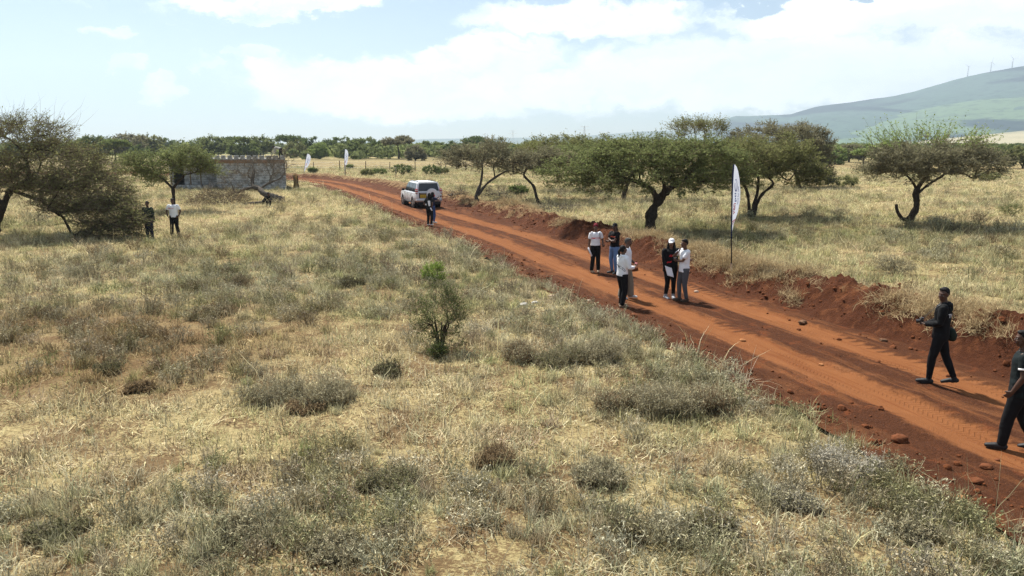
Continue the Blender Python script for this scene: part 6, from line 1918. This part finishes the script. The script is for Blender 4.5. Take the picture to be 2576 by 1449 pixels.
# ------------------------------------------------------------------ fence along the back of the field
def fence():
    D0 = at(855, 431).y
    root = empty("wire_fence", (at(980, 431).x, D0, 0), "old wooden post and wire fence across the back of the field", "fence")
    O = Vector(root.location); wood = simple("fence_post_wood", (.12, .085, .055), .95, .1, .25, 8)
    xs = [at(X, 431).x for X in (640, 722, 790, 855, 920, 981, 1045, 1110, 1172, 1240)]
    tops = []
    for i, x in enumerate(xs):
        h = 1.45 + .15 * math.sin(i * 2.3); z = gz1(x, D0); lx = .05 * math.sin(i * 5.1)
        bm = bmesh.new(); chain(bm, [(0, 0, -.2), (lx * .5, 0, h * .5), (lx, 0, h)], [.075, .065, .06], None, None, 9, .4)
        o = bm_obj("post", bm, wood, root, True); o.location = (x - O.x, 0, z)
        tops.append((x - O.x, z, h))
    for f in (.35, .62, .9):
        bm = bmesh.new()
        for (x0, z0, h0), (x1, z1, h1) in zip(tops, tops[1:]):
            chain(bm, [(x0, -.06, z0 + h0 * f), ((x0 + x1) / 2, -.06, (z0 + z1) / 2 + (h0 + h1) / 2 * f - .05), (x1, -.06, z1 + h1 * f)], [.008] * 3, None, None, 5, .2)
        bm_obj("wire", bm, METAL, root)
fence()
for X, Y, h, lab in ((869, 443, 1.5, "pale wooden stake at the road bend beside the upright small banner"), (996, 447, 1.3, "pale wooden stake left of the white car, before the dark bushes"), (1121, 438, 1.5, "pale wooden stake right of the white car, before the dark bushes")):
    b = foot(X, Y); bm = bmesh.new(); chain(bm, [(0, 0, -.2), (.02, 0, h * .5), (0, 0, h)], [.06, .055, .05], None, None, 9, .4)
    o = bm_obj("wooden_stake", bm, simple("weathered_stake", (.30, .26, .20), .95, .1, .2, 8), None, True); o.location = b; tag(o, lab, "stake")

# ------------------------------------------------------------------ bushes that stand out one by one
def shrub(label, X, Yb, rx, ht, seed, leaf, twig='twig', n=70, per=9, tw=(.12, .3), twid=.006, leafn=7, leafs=.016, name="shrub", dense=.95, rise=.5, lobes=None, cat="shrub", stems=7, squash=.85, bark='bark'):
    b = foot(X, Yb); k = ppm(b.y); g = np.random.default_rng(seed)
    r = rx / k; h = ht / k; B = np.array(b)
    st = []
    for i in range(stems):
        a = i * 6.283 / stems + g.uniform(-.3, .3); q = np.array([math.cos(a) * r, math.sin(a) * r * squash, 0])
        st.append([((B[0] + q[0] * .05, B[1] + q[1] * .05, B[2] - .05), .011 * h / .6), (tuple(B + q * .16 + np.array([0, 0, h * .22])), .009 * h / .6), (tuple(B + q * .32 + np.array([0, 0, h * .42])), .007 * h / .6)])
    cr = [(B + np.array([0, 0, h * .50]), np.array([r * .80, r * squash * .80, h * .40]), 3, dense)]
    for dx, dz, sc in (lobes or ()): cr.append((B + np.array([dx * r, g.uniform(-.2, .2) * r, h * dz]), np.array([r * sc, r * sc * squash, h * sc * .6]), 1.2, dense))
    return tree(name, label, cat, B, st, cr, seed, leaf, bark, twig, n_attr=n, per=per, tw=tw, twid=twid, leafn=leafn, leafs=leafs, rise=rise, r_tip=.0035, pn=('stems', 'foliage'), thr=.0075 * h / .6, step=.22, jit=.03, flat=dense)
M['sage'] = leafmat("sage_leaves", (.46, .42, .27), (.15, .135, .08), .15); M['silver'] = leafmat("silver_leaves", (.50, .465, .37), (.26, .24, .19), .12); M['dull'] = leafmat("dull_leaves", (.25, .24, .12), (.09, .085, .045), .15); M['russet'] = leafmat("russet_leaves", (.32, .23, .125), (.12, .085, .05), .15)
M['twig_pale'] = mat_leafy("pale_twigs", (.60, .56, .46), (.25, .22, .17), .1); M['twig_brown'] = mat_leafy("brown_twigs", (.38, .28, .17), (.14, .10, .062), .1); M['twig_sage'] = mat_leafy("sage_twigs", (.52, .45, .30), (.17, .145, .095), .1)
shrub("dense upright green bush standing alone in the left-hand grass", 1108, 880, 72, 158, 701, 'leaf_bush', n=170, per=7, tw=(.12, .36), leafn=5, leafs=.018, lobes=((-.62, .56, .42), (.55, .62, .42), (.1, .84, .38), (-.35, .26, .5), (.35, .28, .5)), rise=1.05, name="green_bush", cat="bush", stems=10)
shrub("bright green sprig growing just behind the upright green bush", 1092, 715, 32, 52, 702, 'leaf_lime', n=40, leafn=11, leafs=.022, name="green_sprig", cat="bush", rise=.7)
shrub("fresh green tuft at the foot of the upright green bush", 1098, 900, 26, 36, 703, 'leaf_bush', n=30, tw=(.08, .2), leafn=9, leafs=.015, name="green_tuft", cat="plant")
def brush(label, X, Yb, rx, ht, seed, leaf, twig, name):
    """low brushy shrub: hundreds of fine upright twigs from a wide uneven foot"""
    b = foot(X, Yb - 2); k = ppm(b.y); g = np.random.default_rng(seed); r = rx / k; h = ht / k * .82
    V, Q_, T_, A = [], [], [], []
    o = 0; tips = []
    for c in range(11):
        a = g.uniform(0, 6.28); q = r * .85 * math.sqrt(g.uniform(0, 1)); hh = h * g.uniform(.45, 1.12) * (1 - .35 * q / r)
        n = int(g.integers(22, 62))
        v, qq, tt, at_ = blades(n, r * .30, hh * .45, hh * 1.15, .0085, .50, .35, seed * 20 + c, 3, kink=.22)
        v = v + np.array([q * math.cos(a), q * math.sin(a) * .8, 0]); st = v.reshape(n, 7, 3)
        V.append(v); Q_.append(qq + o); T_.append(tt + o); A.append(at_); o += len(v)
        m = n * 7; si = g.integers(0, n, m); p = st[si, 2] + (st[si, 6] - st[si, 2]) * g.uniform(0, .95, (m, 1))
        d = g.normal(0, 1, (m, 3)); d[:, 2] = np.abs(d[:, 2]) + .35; d /= np.linalg.norm(d, axis=1)[:, None]
        L = (h * g.uniform(.10, .30, m))[:, None]; sd = np.cross(d, g.normal(0, 1, (m, 3))); sd /= np.linalg.norm(sd, axis=1)[:, None]
        v2 = np.stack([p - sd * .0042, p + sd * .0042, p + d * L], 1).reshape(-1, 3)
        V.append(v2); T_.append(np.arange(m * 3).reshape(-1, 3) + o); A.append(np.repeat(g.uniform(0, 1, m), 3)); o += m * 3
        tips.append(np.stack([p, p + d * L * .5, p + d * L], 1))
    root = empty(name, b, label, "shrub")
    link("stems", np_mesh("stems", np.concatenate(V), [np.concatenate(Q_), np.concatenate(T_)], attrs={'v': ('FLOAT', np.concatenate(A))}), root, M[twig])
    P = np.concatenate(tips)
    Vl, ql, vl = leaf_specks(g, P[::2], 4, .0145)
    link("foliage", np_mesh("foliage", Vl, [ql], attrs={'v': ('FLOAT', vl)}), root, M[leaf])
    return root
S_ = [(690, 1006, 82, 92, 'sage', 'twig_sage', "wide grey dome-shaped shrub, left of a pair in the middle foreground"), (830, 1010, 80, 100, 'sage', 'twig_sage', "tall grey shrub with dark twigs, right of a pair in the middle foreground"), (770, 1032, 52, 44, 'russet', 'twig_brown', "low brown shrub in front of the pair of grey domes"),
      (975, 942, 50, 58, 'dull', 'twig', "dark low shrub between the pair of grey domes and the upright green bush"), (970, 1230, 82, 88, 'dull', 'twig_sage', "rounded dark grey shrub alone in the bottom centre straw"), (1238, 1166, 50, 84, 'russet', 'twig_brown', "brown brushy shrub with upright stems beside small green leaves"),
      (1510, 1210, 66, 98, 'sage', 'twig_sage', "open grey shrub on pale straw in the bottom centre right"), (2135, 1190, 90, 108, 'silver', 'twig_pale', "silvery white thorny shrub at the left edge of the red road"), (1990, 1275, 62, 78, 'sage', 'twig_pale', "grey shrub with bare pale twigs in front of the silvery one"),
      (1560, 1028, 66, 92, 'sage', 'twig_brown', "left shrub of the big grey clump beside the road edge"), (1665, 1040, 80, 130, 'sage', 'twig_sage', "middle shrub of the big grey clump beside the road edge, the tallest"), (1772, 1030, 66, 104, 'sage', 'twig_brown', "right shrub of the big grey clump beside the road edge"),
      (1310, 905, 58, 74, 'sage', 'twig_brown', "left grey shrub in the bushy strip right of the upright green bush"), (1400, 915, 62, 92, 'dull', 'twig_sage', "middle grey shrub in the bushy strip right of the upright green bush"), (1500, 905, 70, 96, 'sage', 'twig_sage', "right grey shrub in the bushy strip, nearest the road edge"),
      (355, 985, 44, 42, 'russet', 'twig_brown', "small brown shrub in the left foreground by the reddish ground"), (270, 938, 30, 52, 'dull', 'twig', "dark green upright little shrub on the reddish ground at left"), (590, 1340, 74, 80, 'sage', 'twig_sage', "grey green shrub low in the left foreground"),
      (860, 1390, 86, 96, 'sage', 'twig_sage', "twiggy grey shrub at the bottom edge left of centre"), (140, 1345, 78, 66, 'dull', 'twig_sage', "dull green shrub near the bottom left corner"), (1780, 1330, 70, 84, 'dull', 'twig_brown', "brown green shrub at the bottom between centre and right"),
      (2290, 1345, 78, 74, 'sage', 'twig_sage', "grey green shrub in the bottom right grass near the road"), (540, 790, 44, 46, 'russet', 'twig_brown', "small brown shrub in the middle left grass"), (880, 720, 40, 38, 'dull', 'twig', "little dark shrub in the grass far left of the upright bush")]
for i, (X, Y, rx, ht, lf, tg, lab) in enumerate(S_):
    if rx: brush(lab, X, Y, rx, ht, 720 + i, lf, tg, "grey_shrub" if lf in ('sage', 'silver') else "dwarf_shrub")
# dark thorn bushes along the fence and other bushes in the far grass
for i, (X, Y, rx, ht, lf, lab) in enumerate([(788, 436, 12, 12, 'leaf_deep', "small dark bush between the two small feather banners"), (925, 443, 18, 16, 'leaf_olive', "olive bush right of the upright small banner"), (955, 440, 20, 14, 'leaf_mid', "low green bush left of the largest dark fence bush"),
        (1012, 441, 34, 27, 'leaf_deep', "largest dark bush on the fence line, left of the white car"), (1085, 440, 30, 24, 'leaf_deep', "dark bush on the fence line behind the white car"), (1110, 438, 22, 16, 'leaf_olive', "low olive bush on the fence line right of the white car"), (880, 424, 9, 8, 'leaf_mid', "tiny bush in the pale field above the upright small banner's foot"),
        (2120, 470, 50, 26, 'leaf_olive', "low brown green bush on the grass right of the domed thorn tree"), (2545, 545, 34, 32, 'leaf_green', "small sapling in the grass near the right edge"), (1304, 492, 26, 22, 'leaf_deep', "dark spiky aloe-like plant between the two grey thorn trees"), (2480, 455, 40, 22, 'leaf_olive', "dry bush behind the lone umbrella thorn at right"),
        (2420, 800, 60, 46, 'dull', "dull shrub in the grass above the walking photographer's head"), (2250, 690, 60, 40, 'sage', "grey shrub in the grass left of the walking photographer's head")]):
    b = foot(X, Y); k = ppm(b.y); far = b.y > 60
    shrub(lab, X, Y, rx, ht, 760 + i, lf, n=60, per=9, tw=(.15, .45) if far else (.12, .3), twid=.02 if far else .009, leafn=7, leafs=.07 if far else .02, name="bush", cat="bush", rise=.4, stems=6)

# ------------------------------------------------------------------ rocks and stones
def rock(label, X, Y, wpx, hk, seed, col, name="rock", flat=False):
    b = foot(X, Y); w_ = wpx / ppm(b.y) / 2.6
    bm = bmesh.new(); bmesh.ops.create_icosphere(bm, subdivisions=4, radius=1)
    g = np.random.default_rng(seed); o = g.uniform(0, 90)
    co = np.array([v.co for v in bm.verts])
    k = .72 + .56 * fbm(co[:, 0] * 1.3 + o + co[:, 2], co[:, 1] * 1.3 - co[:, 2] * .7 + o, seed, 4)
    k2 = fbm(co[:, 0] * 5 + o, co[:, 1] * 5 + co[:, 2] * 4, seed + 5, 3) - .5
    for v, a, b2 in zip(bm.verts, k, k2):
        v.co *= a + .10 * b2
        v.co.x *= w_; v.co.y *= w_ * .8; v.co.z *= w_ * hk
        v.co.z = max(v.co.z, -w_ * hk * .45)
    m_ = bm_obj(name, bm, col, None, True)
    m_.location = (b.x, b.y, b.z + w_ * hk * .28); m_.rotation_euler = (0, 0, g.uniform(0, 6.28))
    return tag(m_, label, "rock" if name == "rock" else "stone")
RED = simple("red_rock", (.155, .056, .025), .95, .1, .25, 8, bstr=.6, col2=(.11, .04, .018)); ORG = simple("orange_stone", (.34, .155, .065), .95, .1, .2, 8, bstr=.5); PAL = simple("pale_stone", (.48, .38, .30), .95, .1, .2, 8, bstr=.5, col2=(.36, .24, .17)); WHT = simple("white_stone", (.46, .44, .40), .95, .1, .15, 8, bstr=.5); BRN = simple("brown_rock", (.15, .085, .05), .95, .1, .25, 8, bstr=.6)
for i, (lab, X, Y, w_, hk, col, nm) in enumerate([
    ("largest red rock on the dark road shoulder at right", 2264, 1108, 56, .62, RED, "rock"), ("smooth red rock on the road shoulder nearest the right edge", 2482, 1178, 42, .6, RED, "rock"), ("red rock half in the grass right of the silvery shrub", 2262, 1200, 44, .7, RED, "rock"), ("low red rock on the shoulder before the smooth one", 2456, 1212, 46, .5, RED, "rock"),
    ("pale orange stone at the grass edge in the bottom right", 2421, 1254, 34, .5, ORG, "rock"), ("small red rock close to the feet of the man at the right edge", 2508, 1158, 20, .5, RED, "rock"), ("flat brown rock at the foot of the bank", 2019, 812, 32, .45, BRN, "rock"), ("orange stone in the middle strip between the wheel tracks", 1869, 858, 22, .55, ORG, "rock"),
    ("left one of two small red stones on the dark shoulder", 1722, 855, 16, .6, RED, "rock"), ("right one of two small red stones on the dark shoulder", 1760, 857, 15, .6, RED, "rock"), ("yellowish stone in the near wheel track", 2066, 918, 18, .5, ORG, "rock"), ("reddish boulder of earth behind the woman in the white hoodie", 1596, 680, 30, .75, RED, "rock"), ("red clod in the road in front of the woman in the white hoodie", 1594, 794, 26, .55, RED, "rock"),
    ("pale stone at the foot of the bank right of the man in grey jeans", 1752, 735, 16, .6, PAL, "stone"), ("white stone, left of two on the grass edge beside the road", 1318, 768, 30, .5, WHT, "stone"), ("white stone, right of two on the grass edge beside the road", 1346, 763, 24, .5, WHT, "stone"), ("pale flat slab on the shoulder nearest the white stones", 1388, 744, 26, .18, PAL, "stone"),
    ("pale flat slab left of the group of slabs on the shoulder", 1461, 770, 18, .22, PAL, "stone"), ("widest pale slab in the group on the shoulder", 1494, 777, 22, .2, PAL, "stone"), ("small pale slab lowest in the group on the shoulder", 1473, 763, 16, .22, PAL, "stone"), ("thin pale slab highest in the group on the shoulder", 1480, 756, 18, .2, PAL, "stone"), ("dark red clod on the bank left of the photographer", 2222, 858, 24, .6, BRN, "rock")]):
    rock(lab, X, Y, w_, hk, 800 + i, col, nm)

# ------------------------------------------------------------------ pylons and wind turbines far away
def pylon(label, X, Yt, rng_):
    x = math.tan(azel(X, 340)[0]) * rng_; h = math.tan(azel(X, Yt)[1]) * math.hypot(x, rng_) + CAMH
    root = empty("power_pylon", (x, rng_, 0), label, "pylon", "power pylons on the horizon")
    steel = simple("galvanised_steel", (.60, .61, .62), .5, .5, .05)
    bm = bmesh.new(); r = .24
    lv = [(0, 5.0), (h * .30, 3.3), (h * .55, 1.9), (h * .74, 1.2), (h * .88, 1.0), (h, .35)]
    for (z0, w0), (z1, w1) in zip(lv, lv[1:]):
        c0 = [(sx * w0, sy * w0, z0) for sx, sy in ((-1, -1), (1, -1), (1, 1), (-1, 1))]; c1 = [(sx * w1, sy * w1, z1) for sx, sy in ((-1, -1), (1, -1), (1, 1), (-1, 1))]
        for i in range(4):
            cyl(bm, c0[i], c1[i], r, r, 5); cyl(bm, c0[i], c1[(i + 1) % 4], r * .6, r * .6, 4); cyl(bm, c0[(i + 1) % 4], c1[i], r * .6, r * .6, 4)
    bm_obj("lattice_tower", bm, steel, root)
    for z, L in ((h * .98, 9), (h * .80, 12)):
        bm = bmesh.new()
        for s in (-1, 1): cyl(bm, (0, 0, z), (s * L, 0, z + .3), r, r * .6, 5); cyl(bm, (0, 0, z - 2.4), (s * L, 0, z + .3), r * .8, r * .5, 5)
        bm_obj("cross_arm", bm, steel, root)
pylon("white lattice pylon on the horizon, the taller one nearer the grove", 1470, 317, 1500)
pylon("fainter white lattice pylon on the horizon behind the two-stemmed thorn tree", 1290, 328, 1900)
def turbine(label, X, Yb, Yt, a0):
    rng_ = 5190; azm = azel(X, Yb)[0]; rr = rng_
    x = rr * math.sin(azm); y = rr * math.cos(azm); zb = math.tan(azel(X, Yb)[1]) * rr + CAMH; zt = math.tan(azel(X, Yt)[1]) * rr + CAMH
    root = empty("wind_turbine", (x, y, zb - 6), label, "wind turbine", "wind turbines on the ridge")
    wm = simple("turbine_white", (.42, .42, .44), .5, .4, .03); H = zt - zb + 6
    bm = bmesh.new(); cyl(bm, (0, 0, -4), (0, 0, H), 2.4, 1.6, 10); bm_obj("tower", bm, wm, root, True)
    bm = bmesh.new(); box(bm, (0, -.5, H), (3, 7, 3)); bm_obj("nacelle", bm, wm, root)
    for k in range(3):
        a = a0 + k * 2.0944; bm = bmesh.new(); d = Vector((math.cos(a), 0, math.sin(a)))
        chain(bm, [Vector((0, -4.4, H)), Vector((0, -4.4, H)) + d * 8, Vector((0, -4.4, H)) + d * 27], [1.1, 1.5, .5], [.6, .6, .3], (0, 1, 0), 8, .3)
        bm_obj("blade", bm, wm, root, True)
turbine("white wind turbine on the ridge, leftmost of the three", 2434, 190, 168, .5)
turbine("white wind turbine on the ridge, middle one of the three", 2492, 180, 157, 1.4)
turbine("white wind turbine on the ridge, rightmost of the three", 2546, 171, 149, .2)
